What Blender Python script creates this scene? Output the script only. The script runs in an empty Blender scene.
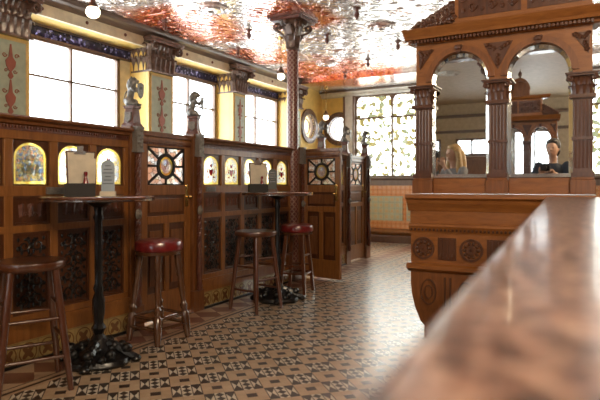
import bpy, math, random
from mathutils import Vector, Matrix
R = random.Random(7)
PI = math.pi
SC = bpy.context.scene
COL = SC.collection
CEIL = 3.31
EYE = 1.2
YAW = math.radians(28.7)

# ------------------------------------------------------------------ mesh builder
class MB:
    def __init__(s): s.v = []; s.f = []
    def add(s, vs, fs):
        b = len(s.v); s.v += [tuple(p) for p in vs]; s.f += [tuple(i + b for i in f) for f in fs]; return s
    def box(s, x0, x1, y0, y1, z0, z1):
        if x0 > x1: x0, x1 = x1, x0
        if y0 > y1: y0, y1 = y1, y0
        if z0 > z1: z0, z1 = z1, z0
        return s.add([(x0,y0,z0),(x1,y0,z0),(x1,y1,z0),(x0,y1,z0),(x0,y0,z1),(x1,y0,z1),(x1,y1,z1),(x0,y1,z1)],
              [(0,3,2,1),(4,5,6,7),(0,1,5,4),(1,2,6,5),(2,3,7,6),(3,0,4,7)])
    def frustum(s, a, z0, b, z1, cx=0, cy=0, a2=None, b2=None):
        a2 = a if a2 is None else a2; b2 = b if b2 is None else b2
        vs = [(cx+i*a/2, cy+j*a2/2, z0) for i,j in ((-1,-1),(1,-1),(1,1),(-1,1))] + [(cx+i*b/2, cy+j*b2/2, z1) for i,j in ((-1,-1),(1,-1),(1,1),(-1,1))]
        return s.add(vs, [(0,3,2,1),(4,5,6,7),(0,1,5,4),(1,2,6,5),(2,3,7,6),(3,0,4,7)])
    def cyl(s, p0, p1, r0, r1=None, n=10):
        r1 = r0 if r1 is None else r1
        p0 = Vector(p0); p1 = Vector(p1); d = (p1-p0).normalized()
        u = d.orthogonal().normalized(); w = d.cross(u)
        vs = []
        for p, r in ((p0,r0),(p1,r1)):
            for i in range(n):
                a = 2*PI*i/n; vs.append(p + (u*math.cos(a)+w*math.sin(a))*r)
        fs = [(i,(i+1)%n,n+(i+1)%n,n+i) for i in range(n)] + [tuple(range(n-1,-1,-1)), tuple(range(n,2*n))]
        return s.add(vs, fs)
    def tube(s, pts, rads, n=6):
        pts = [Vector(p) for p in pts]
        if not isinstance(rads,(list,tuple)): rads = [rads]*len(pts)
        vs = []; m = len(pts); prev = None
        for k,p in enumerate(pts):
            d = (pts[min(k+1,m-1)]-pts[max(k-1,0)]).normalized()
            if prev is None: u = d.orthogonal().normalized()
            else:
                u = prev - d*prev.dot(d)
                u = u.normalized() if u.length > 1e-6 else d.orthogonal().normalized()
            prev = u; w = d.cross(u)
            for i in range(n):
                a = 2*PI*i/n; vs.append(p+(u*math.cos(a)+w*math.sin(a))*rads[k])
        fs = []
        for k in range(m-1):
            for i in range(n): fs.append((k*n+i,k*n+(i+1)%n,(k+1)*n+(i+1)%n,(k+1)*n+i))
        fs += [tuple(range(n-1,-1,-1)), tuple(range((m-1)*n, m*n))]
        return s.add(vs, fs)
    def lathe(s, prof, cx=0, cy=0, n=20, squash=1.0, flute=0, famp=0.0):
        vs = []; m = len(prof)
        for r,z in prof:
            for i in range(n):
                a = 2*PI*i/n; rr = r*(1+famp*math.cos(flute*a)) if flute else r
                vs.append((cx+rr*math.cos(a), cy+rr*math.sin(a)*squash, z))
        fs = [(k*n+i,k*n+(i+1)%n,(k+1)*n+(i+1)%n,(k+1)*n+i) for k in range(m-1) for i in range(n)]
        fs += [tuple(range(n-1,-1,-1)), tuple(range((m-1)*n, m*n))]
        return s.add(vs, fs)
    def ball(s, c, r, n=12, m=8, rot=None):
        if not isinstance(r,(list,tuple)): r = (r,r,r)
        c = Vector(c); vs = []
        for k in range(1,m):
            t = PI*k/m
            for i in range(n):
                a = 2*PI*i/n
                v = Vector((r[0]*math.sin(t)*math.cos(a), r[1]*math.sin(t)*math.sin(a), -r[2]*math.cos(t)))
                if rot is not None: v = rot @ v
                vs.append(c+v)
        b0 = Vector((0,0,-r[2])); b1 = Vector((0,0,r[2]))
        if rot is not None: b0 = rot@b0; b1 = rot@b1
        vs += [c+b0, c+b1]; q = (m-1)*n
        fs = [(k*n+i,k*n+(i+1)%n,(k+1)*n+(i+1)%n,(k+1)*n+i) for k in range(m-2) for i in range(n)]
        fs += [(q,(i+1)%n,i) for i in range(n)] + [(q+1,(m-2)*n+i,(m-2)*n+(i+1)%n) for i in range(n)]
        return s.add(vs, fs)
    def prism(s, poly, y0, y1):                # polygon in x-z, extruded along y
        n = len(poly)
        vs = [(x,y0,z) for x,z in poly] + [(x,y1,z) for x,z in poly]
        fs = [tuple(range(n)), tuple(range(2*n-1,n-1,-1))] + [(i,n+i,n+(i+1)%n,(i+1)%n) for i in range(n)]
        return s.add(vs, fs)
    def prismz(s, poly, z0, z1):               # polygon in x-y, extruded along z
        n = len(poly)
        vs = [(x,y,z0) for x,y in poly] + [(x,y,z1) for x,y in poly]
        fs = [tuple(range(n-1,-1,-1)), tuple(range(n,2*n))] + [(i,(i+1)%n,n+(i+1)%n,n+i) for i in range(n)]
        return s.add(vs, fs)
    def mould(s, prof, x0, x1, cap0=0.0, cap1=0.0):    # profile (y,z) swept along x, mitred ends by cap
        n = len(prof); ym = max(p[0] for p in prof)
        vs = [(x0-cap0*(ym-y),y,z) for y,z in prof] + [(x1+cap1*(ym-y),y,z) for y,z in prof]
        fs = [tuple(range(n)), tuple(range(2*n-1,n-1,-1))] + [(i,n+i,n+(i+1)%n,(i+1)%n) for i in range(n)]
        return s.add(vs, fs)
    def ringp(s, cx, cz, ro, ri, y0, y1, n=28, sx=1.0):   # flat ring in x-z
        vs = []
        for y in (y0,y1):
            for r in (ro,ri):
                for i in range(n):
                    a = 2*PI*i/n; vs.append((cx+r*sx*math.cos(a), y, cz+r*math.sin(a)))
        fs = []
        for i in range(n):
            j = (i+1)%n
            fs += [(i,j,n+j,n+i),(2*n+i,3*n+i,3*n+j,2*n+j),(i,2*n+i,2*n+j,j),(n+i,n+j,3*n+j,3*n+i)]
        return s.add(vs, fs)
    def leaf(s, base, out, w, h, curl, n=5):   # an acanthus leaf rising from base and curling outwards
        b = Vector(base); o = Vector(out).normalized(); t = Vector((-o.y,o.x,0)); vs = []
        for k in range(n+1):
            q = k/n; z = h*math.sin(q*PI*0.62)/math.sin(PI*0.5); off = curl*q*q
            if q > .8: z -= h*.12
            ww = w*(0.55+0.5*math.sin(q*PI*.9))*(1-q**5)
            for j in (-1,-.5,0,.5,1):
                bul = (1-abs(j))*w*.22
                zz = z - abs(j)*h*.06*(1+math.cos(k*PI))
                vs.append(b+o*(off+bul)+t*(j*ww/2)+Vector((0,0,zz)))
        fs = [(k*5+i,k*5+i+1,(k+1)*5+i+1,(k+1)*5+i) for k in range(n) for i in range(4)]
        return s.add(vs, fs)
    def scroll(s, cx, y, cz, r, d=1, turns=1.4, th=.006, a0=0.0, n=14):
        pts = []; rads = []
        for k in range(n+1):
            q = k/n; a = a0+d*q*turns*2*PI; rr = r*(1-q*.85)
            pts.append((cx+rr*math.cos(a), y, cz+rr*math.sin(a))); rads.append(th*(1-.4*q))
        return s.tube(pts, rads, 5)
    def merge(s, other, M=None):
        vs = other.v if M is None else [tuple(M @ Vector(p)) for p in other.v]
        return s.add(vs, other.f)
    def mesh(s, name, smooth=False):
        me = bpy.data.meshes.new(name); me.from_pydata(s.v, [], s.f); me.update()
        import bmesh
        bm = bmesh.new(); bm.from_mesh(me); bmesh.ops.recalc_face_normals(bm, faces=bm.faces); bm.to_mesh(me); bm.free()
        if smooth:
            me.polygons.foreach_set('use_smooth', [True]*len(me.polygons))
            try: me.set_sharp_from_angle(angle=math.radians(38))
            except Exception: pass
        return me
    def build(s, name, m, parent=None, smooth=False, bevel=0.0, loc=None):
        o = bpy.data.objects.new(name, s.mesh(name, smooth)); COL.objects.link(o)
        if m is not None: o.data.materials.append(m)
        if parent is not None: o.parent = parent
        if loc is not None: o.location = loc
        if bevel:
            b = o.modifiers.new('b','BEVEL'); b.width = bevel; b.segments = 2; b.limit_method = 'ANGLE'
        return o
def remeshed(mb, voxel, name, m, parent=None, smooth_it=2):
    o = mb.build('tmp', None)
    r = o.modifiers.new('r','REMESH'); r.mode = 'VOXEL'; r.voxel_size = voxel; r.use_smooth_shade = True
    if smooth_it:
        q = o.modifiers.new('s','SMOOTH'); q.iterations = smooth_it; q.factor = .5
    dg = bpy.context.evaluated_depsgraph_get()
    me = bpy.data.meshes.new_from_object(o.evaluated_get(dg)); me.name = name
    bpy.data.objects.remove(o)
    me.materials.clear(); me.materials.append(m)
    me.polygons.foreach_set('use_smooth', [True]*len(me.polygons))
    n = bpy.data.objects.new(name, me); COL.objects.link(n)
    if parent is not None: n.parent = parent
    return n
def tag(o, label=None, cat=None, group=None, kind=None):
    if label: o['label'] = label
    if cat: o['category'] = cat
    if group: o['group'] = group
    if kind: o['kind'] = kind
    return o
def thing(name, loc=(0,0,0), rz=0.0, label=None, cat=None, group=None, kind=None):
    o = bpy.data.objects.new(name, None); COL.objects.link(o); o.empty_display_size = .1
    o.location = loc; o.rotation_euler = (0,0,rz)
    return tag(o, label, cat, group, kind)
def dup(root, loc, rz=None, label=None, group=None, parent=None):
    c = root.copy(); COL.objects.link(c)
    if parent is not None: c.parent = parent
    if loc is not None: c.location = loc
    if rz is not None: c.rotation_euler = (0,0,rz)
    if label: c['label'] = label
    if group: c['group'] = group
    for ch in list(root.children): dup(ch, None, None, parent=c)
    return c

# ------------------------------------------------------------------ node expressions
class E:
    def __init__(s, nt, sock): s.nt = nt; s.k = sock
    def _m(s, op, *o, clamp=False):
        n = s.nt.nodes.new('ShaderNodeMath'); n.operation = op; n.use_clamp = clamp
        for i,q in enumerate((s,)+o):
            if isinstance(q,E): s.nt.links.new(q.k, n.inputs[i])
            else: n.inputs[i].default_value = float(q)
        return E(s.nt, n.outputs[0])
    def __add__(s,o): return s._m('ADD',o)
    def __radd__(s,o): return s._m('ADD',o)
    def __sub__(s,o): return s._m('SUBTRACT',o)
    def __rsub__(s,o): return (s*-1.0)+o
    def __mul__(s,o): return s._m('MULTIPLY',o)
    def __rmul__(s,o): return s._m('MULTIPLY',o)
    def __truediv__(s,o): return s._m('DIVIDE',o)
    def __lt__(s,o): return s._m('LESS_THAN',o)
    def __gt__(s,o): return s._m('GREATER_THAN',o)
    def abs(s): return s._m('ABSOLUTE')
    def floor(s): return s._m('FLOOR')
    def fract(s): return s._m('FRACT')
    def sin(s): return s._m('SINE')
    def cos(s): return s._m('COSINE')
    def mod2(s): return s._m('FLOORED_MODULO', 2.0)
    def max(s,o): return s._m('MAXIMUM',o)
    def min(s,o): return s._m('MINIMUM',o)
    def atan2(s,o): return s._m('ARCTAN2',o)
    def sqrt(s): return s._m('SQRT')
    def clamp(s): return s._m('ADD',0.0,clamp=True)
class M:
    def __init__(s, name):
        s.m = bpy.data.materials.new(name); s.m.use_nodes = True; s.nt = s.m.node_tree; s.nt.nodes.clear()
        s.out = s.nt.nodes.new('ShaderNodeOutputMaterial')
        s.tc = s.nt.nodes.new('ShaderNodeTexCoord')
    def n(s, t, **kw):
        q = s.nt.nodes.new(t)
        for k,v in kw.items(): setattr(q,k,v)
        return q
    def L(s, a, b): s.nt.links.new(a.k if isinstance(a,E) else a, b)
    def coord(s, scale=(1,1,1), rot=(0,0,0), loc=(0,0,0), kind='Object'):
        mp = s.n('ShaderNodeMapping'); s.L(s.tc.outputs[kind], mp.inputs[0])
        mp.inputs['Scale'].default_value = scale; mp.inputs['Rotation'].default_value = rot; mp.inputs['Location'].default_value = loc
        return mp.outputs[0]
    def xyz(s, vec):
        q = s.n('ShaderNodeSeparateXYZ'); s.L(vec, q.inputs[0]); return [E(s.nt,o) for o in q.outputs]
    def noise(s, vec, scale=5, detail=3, rough=.5, dist=0):
        q = s.n('ShaderNodeTexNoise'); s.L(vec,q.inputs['Vector']); q.inputs['Scale'].default_value=scale
        q.inputs['Detail'].default_value=detail; q.inputs['Roughness'].default_value=rough; q.inputs['Distortion'].default_value=dist
        return E(s.nt,q.outputs[0])
    def voro(s, vec, scale=5, feat='F1', rnd=1.0, out=0):
        q = s.n('ShaderNodeTexVoronoi', feature=feat); s.L(vec,q.inputs['Vector']); q.inputs['Scale'].default_value=scale
        q.inputs['Randomness'].default_value=rnd
        return E(s.nt,q.outputs[out])
    def ramp(s, fac, stops, interp='LINEAR'):
        q = s.n('ShaderNodeValToRGB'); s.L(fac,q.inputs[0]); r = q.color_ramp; r.interpolation = interp
        while len(r.elements) < len(stops): r.elements.new(.5)
        for e,(p,c) in zip(r.elements, stops): e.position = p; e.color = (*c,1)
        return q.outputs[0]
    def mix(s, fac, a, b):
        q = s.n('ShaderNodeMix', data_type='RGBA')
        if isinstance(fac,(E,)) or not isinstance(fac,(int,float)): s.L(fac,q.inputs[0])
        else: q.inputs[0].default_value = fac
        for i,c in ((6,a),(7,b)):
            if isinstance(c,tuple): q.inputs[i].default_value = (*c,1)
            else: s.L(c,q.inputs[i])
        return q.outputs[2]
    def bsdf(s, color, rough=.5, metal=0, coat=0, bump=None, bstr=.5, bdist=.01, spec=.5, ior=1.5, crough=.08, emis=None, estr=0):
        q = s.n('ShaderNodeBsdfPrincipled')
        for key,val in (('Base Color',color),('Roughness',rough),('Metallic',metal)):
            if isinstance(val,tuple): q.inputs[key].default_value = (*val,1)
            elif isinstance(val,(int,float)): q.inputs[key].default_value = val
            else: s.L(val,q.inputs[key])
        q.inputs['Coat Weight'].default_value = coat; q.inputs['Coat Roughness'].default_value = crough
        q.inputs['IOR'].default_value = ior
        if emis: q.inputs['Emission Color'].default_value = (*emis,1); q.inputs['Emission Strength'].default_value = estr
        if bump is not None:
            b = s.n('ShaderNodeBump'); b.inputs['Strength'].default_value = bstr; b.inputs['Distance'].default_value = bdist
            s.L(bump,b.inputs['Height']); s.L(b.outputs[0],q.inputs['Normal']); s.L(b.outputs[0],q.inputs['Coat Normal'])
        s.q = q
        s.L(q.outputs[0], s.out.inputs[0]); return s.m
    def glass(s, color, transl=.35, gloss=.05, lead=None, rough=.05):
        t = s.n('ShaderNodeBsdfTransparent'); d = s.n('ShaderNodeBsdfTranslucent'); g = s.n('ShaderNodeBsdfGlossy'); g.inputs['Roughness'].default_value = rough
        for q in (t,d):
            if isinstance(color,tuple): q.inputs[0].default_value = (*color,1)
            else: s.L(color,q.inputs[0])
        a = s.n('ShaderNodeMixShader'); a.inputs[0].default_value = transl; s.L(t.outputs[0],a.inputs[1]); s.L(d.outputs[0],a.inputs[2])
        b = s.n('ShaderNodeMixShader'); b.inputs[0].default_value = gloss; s.L(a.outputs[0],b.inputs[1]); s.L(g.outputs[0],b.inputs[2])
        o = b
        if lead is not None:
            k = s.n('ShaderNodeBsdfDiffuse'); k.inputs[0].default_value = (.02,.018,.015,1)
            o = s.n('ShaderNodeMixShader'); s.L(lead,o.inputs[0]); s.L(b.outputs[0],o.inputs[1]); s.L(k.outputs[0],o.inputs[2])
        s.L(o.outputs[0], s.out.inputs[0]); return s.m

def wood(name, dark, light, rough=.38, coat=.5, gr=(14,14,1.6), carve=0.0, bs=.25, crough=.15):
    m = M(name); v = m.coord(gr)
    f = m.noise(v, 2.2, 5, .6, .8)
    c = m.ramp(f, [(.25,dark),(.75,light)])
    b = f
    if carve:
        w = m.coord((1,1,1)); d = m.noise(w, 26, 3, .5, 1.8)
        e = m.voro(w, 34); b = f*.15+((d*22).sin()*.5+e)*carve
        sh = m.ramp(e, [(.0,light),(.6,dark)])
        c = m.mix(.6, c, sh)
    return m.bsdf(c, rough, 0, coat, b, bs if not carve else .9, .004 if not carve else .008, crough=crough)
def plain(name, col, rough=.5, metal=0, coat=0, var=.12, bump=True, sc=12, bs=.2):
    m = M(name); v = m.coord(); f = m.noise(v, sc, 4)
    c = m.ramp(f, [(.3,tuple(x*(1-var) for x in col)),(.7,tuple(min(1,x*(1+var)) for x in col))])
    return m.bsdf(c, rough, metal, coat, f if bump else None, bs, .003)

W = {}
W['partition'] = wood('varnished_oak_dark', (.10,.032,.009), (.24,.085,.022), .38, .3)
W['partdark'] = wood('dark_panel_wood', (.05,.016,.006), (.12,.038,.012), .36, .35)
W['frame'] = wood('varnished_oak_rail', (.17,.058,.012), (.34,.13,.03), .36, .35)
W['carved'] = wood('dark_carved_wood', (.015,.008,.005), (.045,.02,.01), .25, .7, carve=.5)
W['redwood'] = wood('carved_mahogany', (.09,.022,.01), (.2,.055,.022), .35, .5, carve=.35)
W['screen'] = wood('golden_oak', (.19,.062,.013), (.36,.13,.029), .42, .2, gr=(3,14,14))
W['screenv'] = wood('golden_oak_upright', (.14,.044,.010), (.28,.098,.024), .42, .2)
W['screend'] = wood('carved_oak_deep', (.055,.018,.007), (.135,.045,.016), .42, .2)
W['stool'] = wood('stool_beech_dark', (.055,.016,.007), (.13,.04,.014), .28, .7)
W['stoolB'] = wood('stool_turned_wood', (.05,.018,.008), (.13,.05,.018), .25, .8)
W['tabletop'] = wood('table_top_wood', (.07,.022,.01), (.15,.05,.02), .2, .9, gr=(2,12,12))
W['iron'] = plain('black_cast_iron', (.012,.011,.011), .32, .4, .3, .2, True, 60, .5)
W['leather'] = plain('red_leather', (.17,.012,.012), .28, 0, .5, .25, True, 30, .3)
W['bronze'] = plain('weathered_bronze_paint', (.14,.125,.105), .4, .3, .2, .5, True, 30, .8)
W['plaque'] = plain('grey_carved_plaque', (.2,.17,.14), .45, .1, .1, .4, True, 120, 1)
W['brass'] = plain('brass', (.55,.36,.13), .25, 1, 0, .1)
W['cream'] = plain('cream_plaster', (.74,.66,.47), .6)
W['beige'] = plain('dull_ceiling_and_wall_beige', (.50,.41,.29), .5)
W['white'] = plain('white_plaster', (.62,.6,.55), .5)
W['yellow'] = plain('yellow_paint', (.78,.55,.17), .45, 0, .15, .08)
W['sage'] = plain('sage_green_paint', (.40,.46,.34), .5, 0, .1, .12)
W['mural'] = plain('mural_red_brown', (.32,.10,.06), .5)
W['muralgold'] = plain('mural_gold', (.66,.45,.16), .45)
W['capital'] = plain('capital_brown_plaster', (.125,.075,.055), .38, .15, .3, .45, True, 22, .6)
W['greywood'] = wood('cornice_dark_paint', (.09,.06,.045), (.19,.13,.1), .4, .4, gr=(2,14,14))
W['winframe'] = wood('window_frame_brown', (.10,.055,.035), (.2,.12,.075), .4, .3)
W['paper'] = plain('menu_paper', (.72,.62,.47), .6)
W['bluecard'] = plain('blue_grey_card', (.36,.42,.48), .4)
W['darkcard'] = plain('slate_card', (.05,.055,.05), .4)
W['text'] = plain('print_grey', (.13,.14,.16), .6)
W['black'] = plain('black_box', (.012,.008,.007), .6, 0, 0)
W['red'] = plain('red_bottle', (.22,.012,.012), .15, 0, .8)
W['chrome'] = plain('chrome', (.6,.6,.6), .15, 1)
W['skin'] = plain('skin', (.60,.36,.25), .5)
W['hair'] = plain('blonde_hair', (.50,.32,.13), .5, 0, .1, .3, True, 60, .6)
W['hair2'] = plain('dark_hair', (.03,.024,.02), .5, 0, .1, .3, True, 60, .6)
W['navy'] = plain('dark_navy_shirt', (.03,.037,.055), .8)
W['greyc'] = plain('grey_cardigan', (.33,.33,.34), .85)
W['jeans'] = plain('denim', (.04,.06,.11), .85)
W['outdoor'] = plain('outdoor_lamp_grey', (.35,.37,.38), .5)
W['pinktile'] = plain('pink_painted_beam', (.72,.50,.42), .3, 0, .4)

def m_mirror():
    m = M('mirror_silver'); v = m.coord(); f = m.noise(v, 3, 2)
    g = m.bsdf((.84,.84,.82), .015, 1, 0, None); return g
W['mirror'] = m_mirror()
W['bevelglass'] = plain('bevelled_mirror_edge', (.78,.8,.78), .1, 1, 0, .05, True, 10, .5)
def m_clear():
    m = M('clear_window_glass'); v = m.coord(); f = m.noise(v, 4, 2)
    return m.glass(m.ramp(f,[(.3,(.93,.96,.97)),(.7,(1,1,1))]), .06, .04)
W['clear'] = m_clear()
def m_stained(name, cols, scale=16, transl=.35, lead=.03, rnd=1.0, sc=(1,1,1), gloss=.04):
    m = M(name); v = m.coord(sc)
    q = m.n('ShaderNodeTexVoronoi', feature='F1'); m.L(v,q.inputs['Vector']); q.inputs['Scale'].default_value=scale; q.inputs['Randomness'].default_value=rnd
    sp = m.n('ShaderNodeSeparateColor'); m.L(q.outputs['Color'],sp.inputs[0])
    n = len(cols)
    c = m.ramp(E(m.nt,sp.outputs[0]), [(i/n,cc) for i,cc in enumerate(cols)], 'CONSTANT')
    e = m.voro(v, scale, 'DISTANCE_TO_EDGE', rnd)
    return m.glass(c, transl, gloss, lead=(e < lead) if lead else None)
W['glassyellow'] = m_stained('yellow_border_glass', [(.92,.78,.34),(.95,.84,.45),(.88,.70,.25)], 60, .5, .0)
W['glassarch'] = m_stained('leaded_arch_glass', [(.95,.9,.72),(.9,.8,.5),(.85,.9,.95),(.95,.93,.85),(.7,.78,.85),(.95,.8,.55)], 46, .42, .018)
W['glassoval'] = m_stained('pale_lilac_oval_glass', [(.9,.88,.95),(.8,.78,.92),(.95,.93,.9),(.7,.72,.85)], 50, .7, .02)
W['glassdark'] = m_stained('blue_grey_painted_glass', [(.5,.45,.3),(.38,.42,.46),(.6,.5,.28),(.55,.55,.5),(.3,.35,.42),(.62,.42,.3)], 60, .6, .02)
W['glassred'] = m_stained('red_emblem_glass', [(.45,.03,.03),(.3,.02,.05)], 60, .6, 0)
W['glassblue'] = m_stained('blue_emblem_glass', [(.1,.16,.4),(.2,.3,.5)], 60, .6, 0)
W['glassdoor'] = m_stained('pink_and_frosted_door_glass', [(.9,.8,.72),(.85,.62,.5),(.9,.88,.85),(.8,.55,.42),(.92,.86,.7)], 22, .6, .03)
W['glassend'] = m_stained('pale_yellow_vine_glass', [(.6,.56,.4),(.26,.24,.16),(1,1,.96),(.24,.245,.18),(.9,.88,.8),(1,1,.95),(.9,.9,.85),(.25,.22,.12),(1,1,1),(1,1,1)], 13, .15, .004)
W['glintviolet'] = m_stained('dark_transom_violet_glints', [(.05,.042,.055),(.04,.035,.045),(.34,.31,.42),(.045,.04,.055),(.07,.06,.09),(.045,.04,.045)], 34, .5, .04)  # bright violet cells paint glints onto the dark window head

def m_floor():
    m = M('encaustic_mosaic_tiles')
    x,y,z = m.xyz(m.coord())
    S = .176; c = math.cos(PI/4)
    a = (x*c + y*c)/S; b = (y*c - x*c)/S
    par = (a.floor()+b.floor()).mod2()
    fa = a.fract(); fb = b.fract()
    # dark block: two dark outer thirds with light bow ties, middle third light with dark lozenges
    ta = (fa*3).fract(); tri = (fa*3).floor()
    mid = (tri-1).abs() < .5
    bow = ((fb-.5).abs() < (ta-.5).abs()*.85-.01) * ((ta-.5).abs() < .40)
    fb3 = (fb*3).fract()
    loz = ((ta-.5).abs()*1.1 + (fb3-.5).abs() < .52)
    lightb = mid*(1-loz) + (1-mid)*bow
    darkblock = par*(1-lightb)
    small = (1-par)*((fa-.5).abs()<.17)*((fb-.5).abs()<.15)
    dk = (darkblock+small).clamp()
    grout = (((fa*3).fract()-.5).abs() > .475).max(((fb*3).fract()-.5).abs() > .475)
    w = m.coord(); n1 = m.noise(w, 9, 4); n2 = m.noise(w, 1.2, 2)
    tan = m.ramp(n1, [(.3,(.52,.35,.21)),(.7,(.68,.49,.32))])
    cream = m.ramp(n1, [(.3,(.72,.62,.47)),(.7,(.82,.74,.60))])
    dkc = m.ramp(n1, [(.3,(.022,.014,.012)),(.7,(.05,.034,.028))])
    base = m.mix(par*lightb, tan, cream)
    col = m.mix(dk, base, dkc)
    # border along the partition: bands and triangles
    bx = x+3.41
    inb = (bx < .46)*(bx > -.05)
    tri2 = ((bx-.23).abs()*1.0 < ((y*4.2).fract()-.5).abs()*.34)
    line = ((bx-.05).abs()<.012).max((bx-.42).abs()<.014).max((bx-.36).abs()<.006)
    bc = m.mix(tri2*((bx-.2).abs()<.15), m.mix(n1, (.60,.42,.27),(.5,.32,.2)), (.22,.08,.05))
    bc = m.mix(line, bc, (.04,.025,.02))
    col = m.mix(inb, col, bc)
    col = m.mix(grout*.35*(1-inb), col, (.25,.18,.13))
    rough = m.ramp(n2, [(.3,(.26,)*3),(.7,(.36,)*3)])
    m.bsdf(col, .42, 0, 1.0, n1, .12, .002, crough=.27)
    return m.m
W['floor'] = m_floor()
def m_granite():
    m = M('polished_brown_granite'); v = m.coord((1,.8,1))
    a = m.noise(v, 60, 4, .75); b = m.voro(v, 60); c = m.noise(v, 44, 3, .6, .6)
    col = m.ramp(a, [(.38,(.014,.010,.010)),(.46,(.13,.065,.05)),(.54,(.33,.18,.13)),(.66,(.5,.35,.27))])
    col = m.mix(m.ramp(c,[(.50,(0,0,0)),(.60,(.6,.6,.6))]), col, (.05,.028,.024))
    return m.bsdf(col, .3, 0, .15, a, .03, .001, ior=1.38, crough=.08)
W['granite'] = m_granite()
def m_ceiling():
    m = M('red_lacquer_ceiling_painted_glare'); v = m.coord()
    x,y,z = m.xyz(v)
    h = (m.noise(v, 5, 2, .45, 2.2)*30).sin()
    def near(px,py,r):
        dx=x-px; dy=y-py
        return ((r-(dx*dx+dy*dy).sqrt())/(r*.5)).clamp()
    unglared_z = near(-4.9,5.7,1.0).max(near(-4.9,7.6,.75)).max(near(-3.4,6.0,.7)).max(near(-4.3,9.3,1.3)).max(near(-4.9,3.3,.9)).max(near(-2.6,5.0,.7))  # zones kept red, where the painted pale glare is left out
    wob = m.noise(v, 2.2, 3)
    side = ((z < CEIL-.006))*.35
    pale = m.ramp(h*.5+.5, [(.02,(.58,.50,.47)),(.22,(.80,.76,.74)),(.8,(.92,.90,.89))])  # window glare painted pale into the base colour, crevice shade darker
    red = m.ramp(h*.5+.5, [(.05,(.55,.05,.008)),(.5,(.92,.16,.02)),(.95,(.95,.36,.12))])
    k = ((unglared_z*1.6+(wob-.5)*2.6-.02)).clamp()
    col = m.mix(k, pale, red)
    m.bsdf(col, .24, .55, .8, h, .22, .0016, ior=1.9, crough=.12)
    m.q.inputs['Coat IOR'].default_value = 2.4
    return m.m
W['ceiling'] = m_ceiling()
def m_column():
    m = M('red_diamond_lattice_column'); x,y,z = m.xyz(m.coord())
    a = y.atan2(x)*(8/(2*PI)); t = z/.062
    p = (a+t).fract(); q = (a-t).fract()
    line = (((p-.5).abs() > .36).max((q-.5).abs() > .36))
    n1 = m.noise(m.coord(), 30, 3)
    c = m.mix(line, m.ramp(n1,[(.3,(.10,.016,.012)),(.7,(.2,.045,.03))]), (.30,.17,.12))
    return m.bsdf(c, .35, 0, .4, line, .8, .006)
W['column'] = m_column()
def m_tile(name, base, alt, sc):
    m = M(name); x,y,z = m.xyz(m.coord())
    a = (x/sc).fract()-.5; b = (z/sc).fract()-.5
    d = (a*a+b*b).sqrt(); ang = b.atan2(a)
    fl = (d + (ang*4).cos()*.1) < .26
    ring = (d-.42).abs() < .03
    n1 = m.noise(m.coord(), 20, 3)
    c = m.mix(fl.max(ring), m.ramp(n1,[(.3,base),(.7,tuple(min(1,k*1.25) for k in base))]), alt)
    g = ((a.abs() > .48).max(b.abs() > .48))
    c = m.mix(g*.6, c, (.2,.12,.07))
    return m.bsdf(c, .22, 0, .6, fl, .3, .003)
W['skirttile'] = m_tile('yellow_flower_tiles', (.34,.23,.085), (.17,.075,.03), .15)
W['greentile'] = m_tile('pale_green_dado_tiles', (.42,.47,.33), (.62,.42,.2), .12)
W['orangetile'] = m_tile('orange_dado_tiles', (.62,.22,.07), (.72,.40,.18), .1)
W['outerwall'] = plain('rendered_brick', (.5,.45,.4), .8)

# ------------------------------------------------------------------ setting
def struct(name, mb, m, parent=None, **k):
    o = mb.build(name, m, parent, **k)
    if parent is None: o['kind'] = 'structure'
    return o
XL, XR, YB, YE = -5.4, 2.6, -6.0, 10.9
struct('floor', MB().box(XL-.4, XR, YB, YE+.3, -.12, 0), W['floor'])
def relief_cell(P):
    m=MB(); z=CEIL-.002; h=P/2
    def sc(cx,cy,r,d,a0,turns=1.6,th=.013,n=18):
        pts=[];rd=[]
        for k in range(n+1):
            q=k/n; a=a0+d*q*turns*2*PI; rr=r*(1-.88*q); pts.append((cx+rr*math.cos(a),cy+rr*math.sin(a),z)); rd.append(th*(1-.45*q))
        m.tube(pts,rd,6)
    def ring(r,th,n=28):
        pts=[(r*math.cos(2*PI*k/n),r*math.sin(2*PI*k/n),z) for k in range(n+1)]; m.tube(pts,th,6)
    ring(.17,.016); ring(.10,.011); m.ball((0,0,z),(.05,.05,.03),12,6)
    for k in range(8):
        a=k*PI/4; m.ball((.135*math.cos(a),.135*math.sin(a),z),(.018,.018,.014),8,4)
    for k in range(4):
        a=k*PI/2; c,s_=math.cos(a),math.sin(a)
        def T(x,y): return (c*x-s_*y,s_*x+c*y)
        for sg in (-1,1):
            x,y=T(.33,sg*.10); sc(x,y,.10,sg,a+PI/2*sg+PI*.5)
            x,y=T(.30,sg*.28); sc(x,y,.085,-sg,a+PI*.2)
            x,y=T(.47,sg*.20); sc(x,y,.055,sg,a-PI/2*sg,1.3,.010)
            p=[T(.19,sg*.03),T(.26,sg*.16),T(.36,sg*.2),T(.44,sg*.32),T(.42,sg*.43)]
            m.tube([(u,v,z) for u,v in p],[.015,.013,.016,.012,.006],6)
        x,y=T(.42,0); m.ball((x,y,z),(.035,.035,.022),10,5)
        x,y=T(.45,.45); m.ball((x,y,z),(.05,.05,.03),10,5)
    ring(.545,.008,44)
    m.v=[(a_,b_,z+(c_-z)*.42) for a_,b_,c_ in m.v]
    return m
PC=1.12; cell=relief_cell(PC); cb=MB().box(XL+.02, XR, -.55, 9.66, CEIL, CEIL+.15)
for i in range(7):
    for j in range(9):
        cb.merge(cell, Matrix.Translation((XL+.05+PC*(i+.5), -.5+PC*(j+.5), 0)))
struct('ceiling', cb, W['ceiling'], smooth=True)
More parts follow.
